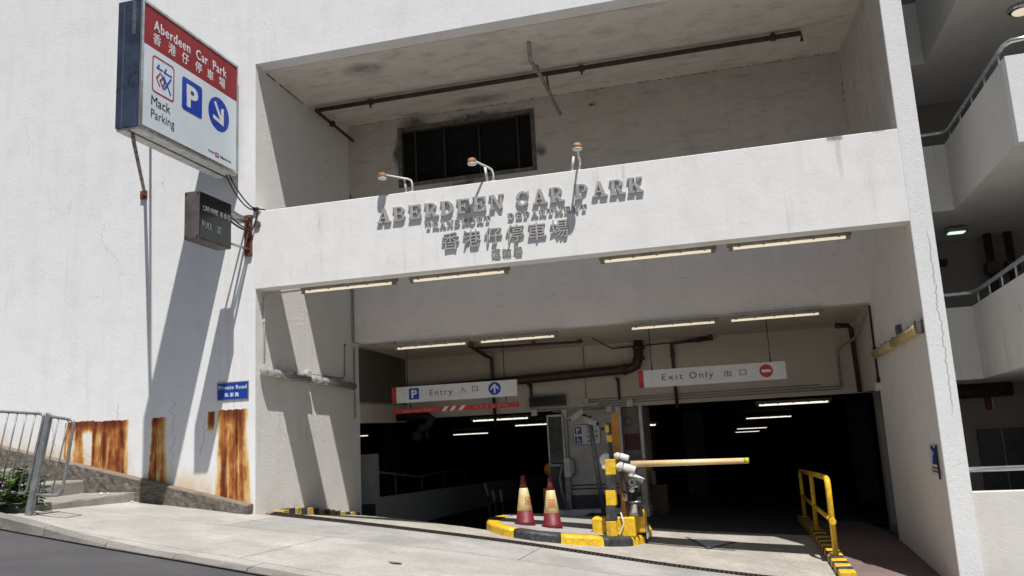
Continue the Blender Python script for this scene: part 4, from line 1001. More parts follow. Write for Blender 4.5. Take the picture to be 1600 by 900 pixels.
# ================================================================== RAISED LETTERING ON THE BEAM
def arc(cx, cz, rx, rz, a0, a1, wx, wz, n=10):
    out = []
    for i in range(n):
        p = []
        for (t, k) in ((i, 0), (i+1, 0), (i+1, 1), (i, 1)):
            a = math.radians(a0+(a1-a0)*t/n); p.append((cx+(rx-k*wx)*math.cos(a), cz+(rz-k*wz)*math.sin(a)))
        out.append(p)
    return out
def rc_(x0, z0_, x1, z1): return [(x0, z0_), (x1, z0_), (x1, z1), (x0, z1)]
S_ = .12
GL = {
 'A': [rc_(-.02, 0, .40, S_), rc_(.54, 0, 1.04, S_), [(.10, S_), (.25, S_), (.56, 1), (.40, 1)], [(.66, S_), (.92, S_), (.62, 1), (.38, 1)], rc_(.28, .30, .74, .41)],
 'B': [rc_(0, 0, .5, S_), rc_(0, 1-S_, .5, 1), rc_(.12, S_, .35, 1-S_), rc_(.35, .45, .55, .56)]+arc(.5, .275, .44, .275, -90, 90, .22, .12)+arc(.5, .74, .38, .26, -90, 90, .2, .11),
 'C': arc(.48, .5, .48, .51, 42, 322, .24, .13, 18)+[[(.80, .62), (.92, .62), (.92, 1), (.82, .98)]],
 'D': [rc_(0, 0, .5, S_), rc_(0, 1-S_, .5, 1), rc_(.12, S_, .35, 1-S_)]+arc(.45, .5, .52, .5, -90, 90, .24, .12, 14),
 'E': [rc_(0, 0, .95, S_), rc_(0, 1-S_, .92, 1), rc_(.12, S_, .35, 1-S_), rc_(.35, .44, .60, .56), rc_(.58, .34, .68, .66), rc_(.81, 1-S_-.22, .92, 1-S_), [(.80, S_), (.95, S_), (.95, .36), (.86, .36)]],
 'K': [rc_(0, 0, .48, S_), rc_(0, 1-S_, .48, 1), rc_(.12, S_, .35, 1-S_), [(.35, .38), (.35, .54), (.72, 1-S_), (.86, 1-S_)], [(.44, .52), (.60, .66), (.94, S_), (.66, S_)], rc_(.58, 0, 1.04, S_), rc_(.60, 1-S_, 1.0, 1)],
 'M': [rc_(-.05, 0, .36, S_), rc_(.70, 0, 1.18, S_), rc_(.08, S_, .22, 1), rc_(.82, S_, 1.04, 1), [(.0, 1), (.26, 1), (.62, .2), (.48, .05)], [(.48, .05), (.60, .05), (.94, 1), (.80, 1)], rc_(-.05, 1-S_, .1, 1), rc_(1.0, 1-S_, 1.18, 1)],
 'N': [rc_(-.02, 0, .38, S_), rc_(.14, S_, .26, 1), rc_(-.02, 1-S_, .2, 1), [(.14, 1), (.36, 1), (.92, 0), (.72, 0)], rc_(.80, .0, .93, 1-S_), rc_(.66, 1-S_, 1.06, 1)],
 'O': arc(.5, .5, .52, .51, 0, 360, .24, .12, 22),
 'P': [rc_(0, 0, .52, S_), rc_(0, 1-S_, .5, 1), rc_(.12, S_, .35, 1-S_)]+arc(.46, .71, .46, .29, -90, 90, .22, .12),
 'R': [rc_(0, 0, .48, S_), rc_(0, 1-S_, .5, 1), rc_(.12, S_, .35, 1-S_), [(.42, .46), (.66, .48), (.84, S_+.04), (.62, S_+.04)], [(.66, 0), (1.06, 0), (1.06, S_), (.62, S_+.04)]]+arc(.46, .73, .44, .27, -90, 90, .22, .11),
 'S': arc(.46, .735, .40, .265, 20, 270, .20, .12, 12)+arc(.46, .27, .44, .27, 90, -160, .22, .12, 12)+[rc_(.76, .64, .87, 1), rc_(.0, .0, .11, .36)],
 'T': [rc_(.2, 0, .78, S_), rc_(.38, S_, .61, 1-S_), rc_(-.02, 1-S_, 1.0, 1), rc_(-.02, .64, .09, 1-S_), rc_(.89, .64, 1.0, 1-S_)],
}
def raised(name, label, words, zb, h, d, yy=-.0):
    t = thing(name, label, 'lettering', (words[0][1], 0, zb), 'raised lettering on the parapet beam')
    for (wd, x0, x1) in words:
        adv = []; x = 0
        for ch in wd:
            wdt = 1.15 if ch == 'M' else 1.0
            adv.append(x); x += wdt+.22
        k = (x1-x0)/(x-.22)
        for ch, a in zip(wd, adv):
            mb = MB()
            for i, pg in enumerate(GL[ch]):
                e = .0007*(i % 9)
                mb.prism([(x0+(a+px)*k, yy-d-e, zb+pz_*h) for (px, pz_) in pg], (0, d+e-.002, 0))
            part('letter', mb, M['letter'], t)
    return t
raised('raised_lettering', 'large grey raised slab letters reading ABERDEEN CAR PARK on the beam', [('ABERDEEN', 2.22, 4.31), ('CAR', 4.52, 5.26), ('PARK', 5.43, 6.45)], 4.455, .235, .042)
raised('raised_lettering', 'smaller grey raised letters reading TRANSPORT DEPARTMENT below ABERDEEN', [('TRANSPORT', 3.02, 4.09), ('DEPARTMENT', 4.37, 5.60)], 4.262, .115, .022)
def raised_cjk(label, s, x0, x1, zb, h, d, bold):
    t = thing('raised_characters', label, 'lettering', (x0, 0, zb), 'raised lettering on the parapet beam')
    n = len(s); wch = h*1.02; stepx = (x1-x0-wch)/(n-1)
    for i, ch in enumerate(s):
        text_on('chinese_character', ch, (x0+i*stepx, -.001, zb+random.uniform(-.006, .006)), (1, 0, 0), U_, h, M['letter'], t, width=wch, bold=bold, depth=d)
raised_cjk('six grey raised Chinese characters below the English lettering', '香港仔停車場', 3.29, 5.30, 3.905, .275, .036, .004)
raised_cjk('three small grey raised Chinese characters lowest on the beam', '運輸署', 4.08, 4.57, 3.695, .14, .02, .002)

# spotlights over the lettering
def spot(label, base, elbow, head):
    t = thing('sign_spotlight', label, 'spotlight', base, 'spotlights above the raised lettering')
    b, e, h = Vector(base), Vector(elbow), Vector(head)
    part('foot_plate', MB().box(b.x-.05, b.x+.05, b.y-.03, b.y+.05, b.z-.002, b.z+.014, .003), M['whitepaint'], t)
    part('arm', MB().tube([b, b.lerp(e, .6)+Vector((.02, 0, 0)), b.lerp(e, .92)+Vector((.01, 0, 0)), e+(h-e)*.08+Vector((0, 0, .005)), h+Vector((0, 0, .02))], .017, 8), M['whitepaint'], t)
    part('brace', MB().tube([b+Vector((-.10, 0, .01)), e+Vector((-.08, 0, .035))+(h-e)*.05], .02, 8), M['whitepaint'], t)
    hd = part('lamp_head', MB().lathe(h+Vector((0, 0, -.045)), [(.055, 0), (.066, .01), (.066, .065), (.05, .085)], 16), M['terracotta'], t)
    part('lamp_rim', MB().lathe(h+Vector((0, 0, -.055)), [(.056, -.004), (.069, 0), (.069, .018), (.06, .02)], 16), M['whitepaint'], hd)
spot('leftmost sign spotlight on the beam, its arm swung to the left', (2.79, .06, 4.93), (2.77, .05, 5.14), (2.37, -.15, 5.20))
spot('middle sign spotlight on the beam above the letters EN', (4.15, .06, 4.93), (4.12, .05, 5.14), (3.925, -.32, 5.18))
spot('rightmost sign spotlight on the beam, its arm pointing at the street', (5.50, .06, 4.93), (5.52, .05, 5.12), (5.58, -.43, 5.15))

# ================================================================== HANGING SIGNS AND HEIGHT BAR
X_ = (1, 0, 0)
def hang(name, label, x0, x1, z0_, z1, rods):
    t = thing(name, label, 'sign', ((x0+x1)/2, 4.24, z0_))
    part('panel', MB().box(x0+.10, x1, 4.2, 4.28, z0_, z1, .003), M['hangwhite'], t)
    part('red_end', MB().box(x0, x0+.098, 4.199, 4.281, z0_-.001, z1+.001, .003), M['barred'], t)
    for x in rods:
        part('hanger_rod', MB().tube([(x, 4.24, z1-.005), (x, 4.24, 2.955)], .009, 6), M['black'], t)
        part('turnbuckle', MB().tube([(x, 4.24, z1-.002), (x, 4.24, z1+.06)], .016, 6), M['black'], t)
    return t
fy_ = 4.1994
en = hang('hanging_sign', 'white hanging sign reading Entry with blue parking and arrow symbols', .61, 3.31, 1.755, 2.085, (.95, 3.05))
ps = part('parking_symbol', MB().prism([(p[1], fy_, p[2]) for p in rrect((.99, 1.812), (1.215, 2.045), .02, 0)], (0, -.002, 0)), M['blue'], en)
text_on('letter_p', 'P', (1.045, fy_-.0024, 1.85), X_, U_, .155, M['white'], ps, width=.125, bold=.03)
text_on('lettering', 'Entry', (1.45, fy_, 1.872), X_, U_, .118, M['ink'], en, width=.49, bold=-.006, track=1.25)
text_on('chinese_character', '入', (2.10, fy_, 1.885), X_, U_, .122, M['ink'], en, width=.145, bold=-.004)
text_on('chinese_character', '口', (2.37, fy_, 1.895), X_, U_, .108, M['ink'], en, width=.12, bold=-.004)
dk = part('arrow_disc', MB().disc((2.845, fy_, 1.932), X_, U_, (0, -1, 0), .132, .002, 32), M['blue'], en)
mb = MB(); Q = lambda u, v, k: (2.845+u, fy_-.0024-k, 1.932+v)
mb.prism([Q(-.017, -.09, 0), Q(.017, -.09, 0), Q(.017, .07, 0), Q(-.017, .07, 0)], (0, -.002, 0))
mb.prism([Q(0, .095, .0004), Q(.085, .01, .0004), Q(.085, -.035, .0004), Q(0, .05, .0004)], (0, -.002, 0)); mb.prism([Q(0, .095, .0008), Q(0, .05, .0008), Q(-.085, -.035, .0008), Q(-.085, .01, .0008)], (0, -.002, 0))
part('arrow', mb, M['white'], dk)
ex = hang('hanging_sign', 'white hanging sign reading Exit Only with red no entry disc', 5.75, 8.49, 1.752, 2.085, (6.02, 8.23))
text_on('lettering', 'Exit', (6.20, fy_, 1.875), X_, U_, .118, M['ink'], ex, width=.40, bold=-.006, track=1.25)
text_on('lettering', 'Only', (6.72, fy_, 1.875), X_, U_, .118, M['ink'], ex, width=.45, bold=-.006, track=1.25)
text_on('chinese_character', '出', (7.37, fy_, 1.862), X_, U_, .125, M['ink'], ex, width=.13, bold=-.004)
text_on('chinese_character', '口', (7.65, fy_, 1.868), X_, U_, .108, M['ink'], ex, width=.125, bold=-.004)
dk = part('no_entry_disc', MB().disc((8.135, fy_, 1.925), X_, U_, (0, -1, 0), .122, .002, 32), M['barred'], ex)
part('white_bar', MB().box(8.05, 8.22, fy_-.0045, fy_-.0024, 1.90, 1.95), M['white'], dk)
hb = thing('height_bar', 'red height limit bar with white stripes hanging under the entry sign', 'height bar', (1.97, 4.24, 1.535))
part('bar', MB().box(.61, 3.325, 4.2, 4.26, 1.538, 1.632, .003), M['barred'], hb)
for x in (1.69, 1.86, 2.05):
    part('white_stripe', MB().prism([(x, fy_, 1.5385), (x+.085, fy_, 1.5385), (x+.165, fy_, 1.6315), (x+.08, fy_, 1.6315)], (0, -.0015, 0)), M['hangwhite'], hb)
pale = simple('pale_bar_lettering', (.70, .42, .34), .5, 0, .1, 9)
text_on('lettering', 'Clearance', (.85, fy_, 1.565), X_, U_, .038, pale, hb, width=.40, track=1.2)
text_on('lettering', '2 m', (1.32, fy_, 1.565), X_, U_, .05, pale, hb, width=.15)
for ch, x in zip('高度限制', (2.40, 2.52, 2.64, 2.76)): text_on('chinese_character', ch, (x, fy_, 1.562), X_, U_, .045, pale, hb, width=.045)
text_on('lettering', '2 m', (2.90, fy_, 1.565), X_, U_, .05, pale, hb, width=.2)
for x in (1.0, 3.06): part('hanger_rod', MB().tube([(x, 4.24, 1.63), (x, 4.24, 1.757)], .010, 6), M['black'], hb)

# black display box on the inner beam
db = thing('display_box', 'blank black display box mounted on the beige beam', 'display', (3.45, 6.4, 1.56))
part('casing', MB().box(3.03, 3.87, 6.36, 6.498, 1.56, 1.805, .008), M['boxgrey'], db)
part('screen', MB().box(3.06, 3.84, 6.352, 6.3595, 1.585, 1.78), M['blackface'], db)
# dark round pipe hanger / ducts under the stained panel
vd = thing('valve_cluster', 'dark maroon valve and pipe elbow below the height bar', 'pipe', (.5, 5.9, 1.3))
part('elbow', MB().tube([(.0, 5.9, 1.50), (.75, 5.9, 1.50), (.85, 5.9, 1.42), (.80, 5.9, 1.30), (.6, 5.9, 1.22), (.45, 5.9, 1.05)], .085, 12), M['black'], vd)
part('valve_body', MB().sphere((.48, 5.9, 1.05), .13, seg=12), M['black'], vd)
for (x, z) in ((.50, 1.14), (.62, 1.30), (.78, 1.36), (.44, 1.02)): part('bolt', MB().sphere((x, 5.81, z), .016, seg=8), M['galv'], vd)
part('spindle', MB().tube([(.74, 5.85, 1.18), (.75, 5.85, .98)], .025, 8), M['brownpipe'], vd)

# ================================================================== BOOTH BETWEEN THE LANES
bo = thing('attendant_booth', 'grey attendant booth between entry and exit lanes with a side window', 'booth', (4.4, 6.6, -.86))
by = 6.505
part('front_panel', MB().box(3.86, 4.96, by+.02, by+.08, -.42, 1.459, .004), M['booth'], bo)
part('kick_panel', MB().box(3.86, 4.96, by+.03, by+.08, -.80, -.425, .004), M['door'], bo)
part('panel_rail', MB().box(3.87, 4.95, by+.005, by+.02, -.22, -.19), M['door'], bo); part('panel_rail', MB().box(3.87, 4.95, by+.005, by+.02, -.30, -.27), M['door'], bo)
part('frame_post', MB().box(3.73, 3.855, by-.01, by+.1, -.80, 1.458, .006), M['boothwhite'], bo); part('frame_post', MB().box(4.965, 5.05, by-.01, by+.1, -.80, 1.458, .006), M['boothwhite'], bo)
part('booth_base', MB().box(3.5, 5.56, by-.20, 8.4, -1.25, -.72, .01), M['boothwhite'], bo)
part('side_wall', MB().box(5.46, 5.53, by+.1, 8.4, -.80, 1.455), M['boothwhite'], bo); part('side_wall', MB().box(3.34, 3.40, by+.1, 8.4, -.80, .28), M['booth'], bo)
part('back_panel', MB().box(3.41, 5.455, 8.3, 8.38, -.8, 1.455), M['dark'], bo)
part('lower_panel', MB().box(5.055, 5.53, by, by+.06, -.72, .30, .004), M['booth'], bo)
wn = part('window', MB().box(5.055, 5.455, by+.30, by+.32, .30, 1.45), M['stairdark'], bo)
part('poster', MB().box(5.09, 5.42, by+.285, by+.298, .50, .86), M['poster'], wn)
part('round_logo', MB().disc((5.19, by+.295, 1.13), X_, U_, (0, -1, 0), .10, .004, 24, .085), M['black'], wn)
part('window_frame', MB().box(5.05, 5.075, by-.006, by+.06, .30, 1.458, .003), M['boothwhite'], wn)
gw = part('tree_reflection_window', MB().box(3.42, 3.725, by+.03, by+.05, .30, 1.32), M['reflection_glass'], bo, label='side window of the booth with a painted green tree reflection')
part('window_frame', MB().box(3.385, 3.418, by, by+.08, .28, 1.34, .004), M['boothwhite'], gw); part('window_frame', MB().box(3.385, 3.73, by, by+.08, 1.325, 1.37, .004), M['boothwhite'], gw)
part('sill', MB().box(3.385, 3.73, by-.05, by+.08, .22, .28, .006), M['galv'], gw)
part('lower_panel', MB().box(3.40, 3.725, by+.04, by+.08, -.80, .22), M['dark'], bo)
for x in (3.385, 5.52):
    o = tag(part('orange_fin', MB().lathe((x, 6.60, .16), [(.05, -.02), (.15, -.012), (.15, .012), (.05, .02)], 24, 'y'), M['orange']),
        'orange rounded fin on the left edge of the booth' if x < 4 else 'orange rounded fin on the right edge of the booth', 'bumper', 'orange fins on the booth edges')
ic = thing('intercom_box', 'rounded grey intercom housing on the booth post with conduit above', 'intercom', (3.80, 6.45, .0))
part('housing', MB().box(3.74, 3.90, 6.36, 6.488, -.02, .40, .03), M['boothwhite'], ic)
part('hood', MB().prism([(3.90, 6.33, .40), (3.97, 6.33, .36), (3.99, 6.33, .12), (3.92, 6.33, -.0), (3.90, 6.33, .0)], (0, .15, 0)), M['galv'], ic)
part('conduit', MB().tube([(3.80, 6.45, .40), (3.79, 6.45, 1.30), (3.74, 6.45, 1.42), (3.55, 6.45, 1.44)], .014, 6), M['greypipe'], ic)
part('conduit', MB().tube([(3.86, 6.45, .40), (3.86, 6.45, 1.28), (3.91, 6.45, 1.40), (4.1, 6.45, 1.43), (4.75, 6.45, 1.45)], .014, 6), M['greypipe'], ic)
part('stand', MB().box(3.76, 3.86, 6.40, 6.48, -.80, -.02, .006), M['galv'], ic)
part('hose', MB().tube([(3.72, 6.38, .28), (3.64, 6.36, .0), (3.66, 6.36, -.3), (3.80, 6.36, -.78)], .03, 8), M['galv'], ic)
# parking notice
pn = thing('parking_notice', 'white notice with blue parking and wheelchair symbols on the booth', 'sign', (4.28, 6.5, .66))
part('board', MB().box(3.965, 4.60, 6.508, 6.522, .66, 1.125, .004), M['hangwhite'], pn)
mb = MB(); A1 = [(p[1], 6.5075, p[2]) for p in rrect((3.97, .665), (4.595, 1.12), .03, 0)]; A2 = [(p[1], 6.5075, p[2]) for p in rrect((3.985, .68), (4.58, 1.105), .02, 0)]
ring_prism(mb, A1, A2, (0, -.002, 0)); part('border', mb, M['ink'], pn)
s1 = part('parking_symbol', MB().box(4.01, 4.17, 6.505, 6.5076, .91, 1.07), M['plateblue'], pn); text_on('letter_p', 'P', (4.05, 6.5046, .94), X_, U_, .10, M['white'], s1, width=.08, bold=.03)
s2 = part('wheelchair_symbol', MB().box(4.01, 4.17, 6.505, 6.5076, .70, .86), M['plateblue'], pn)
mb = MB(); mb.disc((4.09, 6.5046, .755), X_, U_, (0, -1, 0), .042, .0015, 18, .03); mb.disc((4.07, 6.504, .84), X_, U_, (0, -1, 0), .014, .0015, 12)
mb.box(4.062, 4.078, 6.5025, 6.504, .77, .825); mb.box(4.078, 4.12, 6.5028, 6.5041, .768, .782); mb.box(4.115, 4.13, 6.5022, 6.5037, .72, .77)
part('wheelchair', mb, M['white'], s2)
for k, tx in enumerate(('30', '3010', '3054', '402')): text_on('lettering', tx, (4.28, 6.5075, 1.03-k*.105), X_, U_, .062, M['ink'], pn, width=.075*len(tx)*.8, bold=.01)
# CCTV pole with two cameras
cc = thing('camera_pole', 'leaning grey pole carrying two CCTV camera housings', 'camera pole', (4.63, 5.9, -.78))
part('pole', MB().tube([(4.635, 5.9, -.78), (4.47, 5.9, 1.22)], .048, 10), M['galv'], cc)
def cambox(mbn, c, d, L, w_, h_, mat, parent, name='camera_housing'):
    d = Vector(d).normalized(); s = d.cross(Vector((0, 0, 1))).normalized(); u = s.cross(d)
    m = MB(); m.box(-w_, w_, -L/2, L/2, -h_, h_, .012)
    mtx = Matrix((( s.x, d.x, u.x, c[0]), (s.y, d.y, u.y, c[1]), (s.z, d.z, u.z, c[2]), (0, 0, 0, 1)))
    bmesh.ops.transform(m.b, matrix=mtx, verts=m.b.verts[:])
    o = part(name, m, mat, parent)
    m = MB(); m.box(-w_*1.25, w_*1.25, -L*.52, L*.62, h_, h_+.014, .004); bmesh.ops.transform(m.b, matrix=mtx, verts=m.b.verts[:]); part('sun_shield', m, mat, o)
    m = MB(); m.lathe((0, L/2-.004, 0), [(h_*.7, 0), (h_*.7, .012)], 12, 'y'); bmesh.ops.transform(m.b, matrix=mtx, verts=m.b.verts[:]); part('lens', m, M['black'], o)
    return o
part('bracket', MB().tube([(4.47, 5.88, 1.2), (4.40, 5.84, 1.3), (4.28, 5.82, 1.36)], .03, 8), M['black'], cc); part('bracket', MB().tube([(4.46, 5.88, 1.2), (4.5, 5.8, 1.28)], .03, 8), M['black'], cc)
cambox(None, (4.20, 5.78, 1.315), (-.8, -.45, -.55), .34, .055, .05, M['whitepaint'], cc); cambox(None, (4.52, 5.74, 1.17), (.85, -.5, -.32), .36, .06, .055, M['whitepaint'], cc)

# ================================================================== ISLAND, BOLLARD, BARRIER, CONES
isl_out = [(3.16, 3.9), (3.12, 2.9), (3.18, 2.1), (3.34, 1.50), (3.58, .95), (3.95, .56), (4.40, .43), (4.95, .56), (5.42, .84), (5.72, 1.16), (5.90, 1.7), (5.92, 2.9), (5.80, 3.7), (5.5, 4.3), (3.5, 4.3)]
def ih(x, y): return G(min(x, 9), y) if x > 4.2 else z0(x)+(-.115+.0155*x)*min(y, 3.6)-.03*max(0, y-3.6)
isl = thing('traffic_island', 'kerbed island between the lanes with black and yellow kerb', 'island', (4.4, 2.0, ih(4.4, 2.0)))
cx_, cy_ = 4.5, 2.3
def inset(p, d):
    v = Vector((cx_-p[0], cy_-p[1])); 
    return (p[0]+v.x/v.length*d, p[1]+v.y/v.length*d)
# resample outline
P_ = isl_out+[isl_out[0]]; cum = [0]
for a, b in zip(P_[:-1], P_[1:]): cum.append(cum[-1]+math.dist(a, b))
def at(s):
    i = min(len(cum)-2, max(0, bisect.bisect_right(cum, s)-1)); t = (s-cum[i])/(cum[i+1]-cum[i]); a, b = P_[i], P_[i+1]
    return (a[0]+(b[0]-a[0])*t, a[1]+(b[1]-a[1])*t)
KH = .135
cuts = [0, .6, 1.25, 2.2, 3.67, 4.42, 5.1, 5.72, 6.25, 7.0, 7.7, 8.4]
cols = ['kerbblack', 'yellow']*6
random.seed(4)
for k in range(len(cuts)-1):
    a, b = cuts[k]+.004, cuts[k+1]-.004; n = 7; sec = []; mb = MB()
    for i in range(n+1):
        s = a+(b-a)*i/n; o_ = at(s); j = lambda: random.uniform(-.004, .004)
        q0, q1, q2, q3, q4 = o_, inset(o_, .012), inset(o_, .04), inset(o_, .24), inset(o_, .26)
        z = ih(*o_)
        sec.append([mb.b.verts.new(p) for p in ((*q0, z-.12), (q1[0]+j(), q1[1]+j(), z+KH*.72+j()), (q2[0], q2[1], z+KH+j()), (q3[0], q3[1], ih(*q3)+KH+.006), (q4[0], q4[1], ih(*q4)-.05))])
    for i in range(n):
        for jx in range(5): 
            f = mb.b.faces.new((sec[i][jx], sec[i+1][jx], sec[i+1][(jx+1) % 5], sec[i][(jx+1) % 5])); f.smooth = jx in (1, 2)
    mb.b.faces.new(sec[0][::-1]); mb.b.faces.new(sec[-1])
    part('kerb_segment', mb, M[cols[k]], isl)
mb = MB(); ctr = mb.b.verts.new((cx_, cy_, ih(cx_, cy_)+KH-.006)); ring = []; Ltot = cum[-1]
mid_ring = []
for i in range(60):
    p = at(Ltot*i/60); p1 = inset(p, .235); p2 = inset(p, max(.3, math.dist(p, (cx_, cy_))*.55))
    ring.append(mb.b.verts.new((*p1, ih(*p1)+KH-.006))); mid_ring.append(mb.b.verts.new((*p2, ih(*p2)+KH-.006)))
for i in range(60):
    j = (i+1) % 60; mb.b.faces.new((ring[i], ring[j], mid_ring[j], mid_ring[i])); mb.b.faces.new((mid_ring[i], mid_ring[j], ctr))
part('island_top', mb, M['apron2'], isl)

bz = ih(5.46, 1.2)+KH
bo_ = thing('striped_bollard', 'square yellow and black banded bollard at the island tip', 'bollard', (5.46, 1.2, bz))
for k in range(5):
    za, zb = bz-.006+k*.232, bz-.006+(k+1)*.232
    xo = .012*k
    part('band', MB().box(5.385+xo, 5.54+xo, 1.10, 1.25, za+.001, zb, .008), M['yellow'] if k % 2 == 0 else M['kerbblack'], bo_)
ra = thing('upright_barrier', 'orange entry barrier standing upright behind the banded bollard', 'barrier', (5.58, 1.6, .4))
part('boom', MB().box(5.515, 5.625, 1.60, 1.64, .35, 1.27, .01), M['orange'], ra)
part('upright', MB().box(5.475, 5.535, 1.34, 1.40, .45, 1.12, .006), M['kerbblack'], ra)
part('clamp', MB().box(5.455, 5.54, 1.32, 1.44, .82, .93, .01), M['yellow'], ra); part('clamp', MB().box(5.45, 5.505, 1.30, 1.36, .97, 1.09, .01), M['yellow'], ra)
part('knob', MB().sphere((5.40, 1.35, 1.03), .025, seg=8), M['black'], ra)
z_ = ih(5.6, 1.4)+KH
bm_ = thing('barrier_machine', 'yellow boom barrier machine with exposed dark mechanism and cream arm', 'barrier', (5.55, 1.45, z_))
part('base_block', MB().box(5.13, 5.80, 1.32, 1.60, z_-.03, z_+.28, .025), M['yellow'], bm_)
part('base_side_plate', MB().box(5.345, 5.415, 1.306, 1.319, z_+.01, z_+.27), M['orange'], bm_)
part('cabinet', MB().box(5.56, 5.93, 1.63, 1.98, z_-.0, z_+.36, .02), M['yellow'], bm_)
part('cabinet_edge', MB().box(5.932, 5.955, 1.66, 1.95, z_-.10, z_+.10, .004), M['alum'], bm_)
part('mast', MB().box(5.60, 5.68, 1.40, 1.54, z_+.28, .42, .008), M['orange'], bm_)
part('gearbox', MB().box(5.72, 5.92, 1.42, 1.62, -.12, .06, .012), M['black'], bm_)
part('gearbox_cover', MB().box(5.70, 5.90, 1.40, 1.62, z_+.28, z_+.48, .03), M['booth'], bm_)
part('gear_arm', MB().prism([(5.68, 1.34, z_+.30), (5.72, 1.34, z_+.30), (5.80, 1.34, .0), (5.73, 1.34, .03)], (0, .04, 0)), M['black'], bm_)
part('gear_arm', MB().prism([(5.86, 1.36, z_+.28), (5.93, 1.36, z_+.28), (5.93, 1.36, -.04), (5.86, 1.36, -.02)], (0, .05, 0)), M['black'], bm_)
part('hinge_block', MB().box(5.64, 5.76, 1.28, 1.46, .04, .20, .015), M['boxgrey'], bm_); part('hinge_block', MB().box(5.79, 5.93, 1.32, 1.48, .03, .13, .015), M['black'], bm_)
part('hinge_block', MB().box(5.64, 5.72, 1.26, 1.40, -.10, .03, .01), M['rustpaint'], bm_)
part('pivot_disc', MB().lathe((5.80, 1.27, .075), [(.02, -.03), (.045, -.02), (.048, .03), (.04, .04)], 18, 'y'), M['chrome'], bm_)
part('pivot_ring', MB().disc((5.815, 1.27, .185), (1, 0, 0), (0, 0, 1), (0, -1, 0), .055, .02, 20, .035), M['steel'], bm_)
part('spring_rod', MB().tube([(5.66, 1.30, .10), (5.9, 1.30, .12)], .018, 8), M['steel'], bm_)
part('spring_rod', MB().tube([(5.74, 1.31, -.12), (5.92, 1.31, -.11)], .014, 8), M['steel'], bm_)
part('barrier_arm', MB().tube([(5.82, 1.25, .465), (7.525, 1.25, .447)], .050, 14, r1=.043), M['armcream'], bm_, label='cream horizontal barrier arm closing the exit lane')
part('arm_end_cap', MB().tube([(7.525, 1.25, .447), (7.60, 1.25, .447)], .045, 14), M['lime'], bm_)
part('cable', MB().tube([(5.14, 1.29, z_+.06), (5.10, 1.24, z_+.02), (5.2, 1.22, z_+.02), (5.36, 1.26, z_+.02), (5.58, 1.27, z_+.05), (5.64, 1.28, z_+.20), (5.60, 1.29, z_+.36)], .011, 6), M['white'], bm_)
cm = thing('camera_cluster', 'white weathered camera housings clustered beside the banded bollard', 'camera', (5.75, 1.25, .25))
def domecam(c, L, ang, tilt, mat, s=1.0):
    m = MB()
    m.sphere((0, 0, 0), .074*s, (1, .95, .95), 14)
    for (x0, x1, h0, h1) in ((-.02, L, .080, .060),):
        prof = []
        for (x, k) in ((x0, 1.0), (L*.5, .97), (x1*.92, .86), (x1, .70)):
            ring = [(x, math.cos(a)*.078*s*k, max(-.045, math.sin(a)*.082*k)*s) for a in [2*math.pi*t/14 for t in range(14)]]
            prof.append([m.b.verts.new(p) for p in ring])
        for r0, r1 in zip(prof[:-1], prof[1:]):
            for t in range(14): m.b.faces.new((r0[t], r0[(t+1) % 14], r1[(t+1) % 14], r1[t])).smooth = True
        m.b.faces.new(prof[0][::-1]); m.b.faces.new(prof[-1])
    mt = Matrix.Translation(c) @ Matrix.Rotation(ang, 4, 'Z') @ Matrix.Rotation(tilt, 4, 'Y')
    bmesh.ops.transform(m.b, matrix=mt, verts=m.b.verts[:])
    o = part('housing', m, mat, cm)
    m = MB(); m.lathe((L+.002, 0, .0), [(.040*s, 0), (.040*s, .008)], 14, 'x'); bmesh.ops.transform(m.b, matrix=mt, verts=m.b.verts[:]); part('lens', m, M['black'], o)
    m = MB(); m.box(.06*s-.004, .06*s+.004, -.082*s, .082*s, -.05*s, .086*s, .002); bmesh.ops.transform(m.b, matrix=mt, verts=m.b.verts[:]); part('seam', m, M['boxgrey'], o)
domecam((5.655, 1.20, .43), .25, -.12, .26, M['whitepaint'], .95); domecam((5.61, 1.28, .60), .19, -.05, .28, M['whitepaint'], .75); domecam((5.78, 1.45, .28), .22, -.1, .45, M['whitepaint'], .7)
part('mirror_disc', MB().lathe((5.42, 1.36, .54), [(.03, -.02), (.10, -.01), (.11, .02)], 20, 'y'), M['white'], cm)
part('mirror_disc', MB().lathe((5.385, 1.36, .44), [(.03, -.02), (.05, 0), (.05, .02)], 14, 'y'), M['white'], cm)
part('stalk', MB().tube([(5.70, 1.25, .05), (5.66, 1.22, .38)], .03, 8), M['boxgrey'], cm)

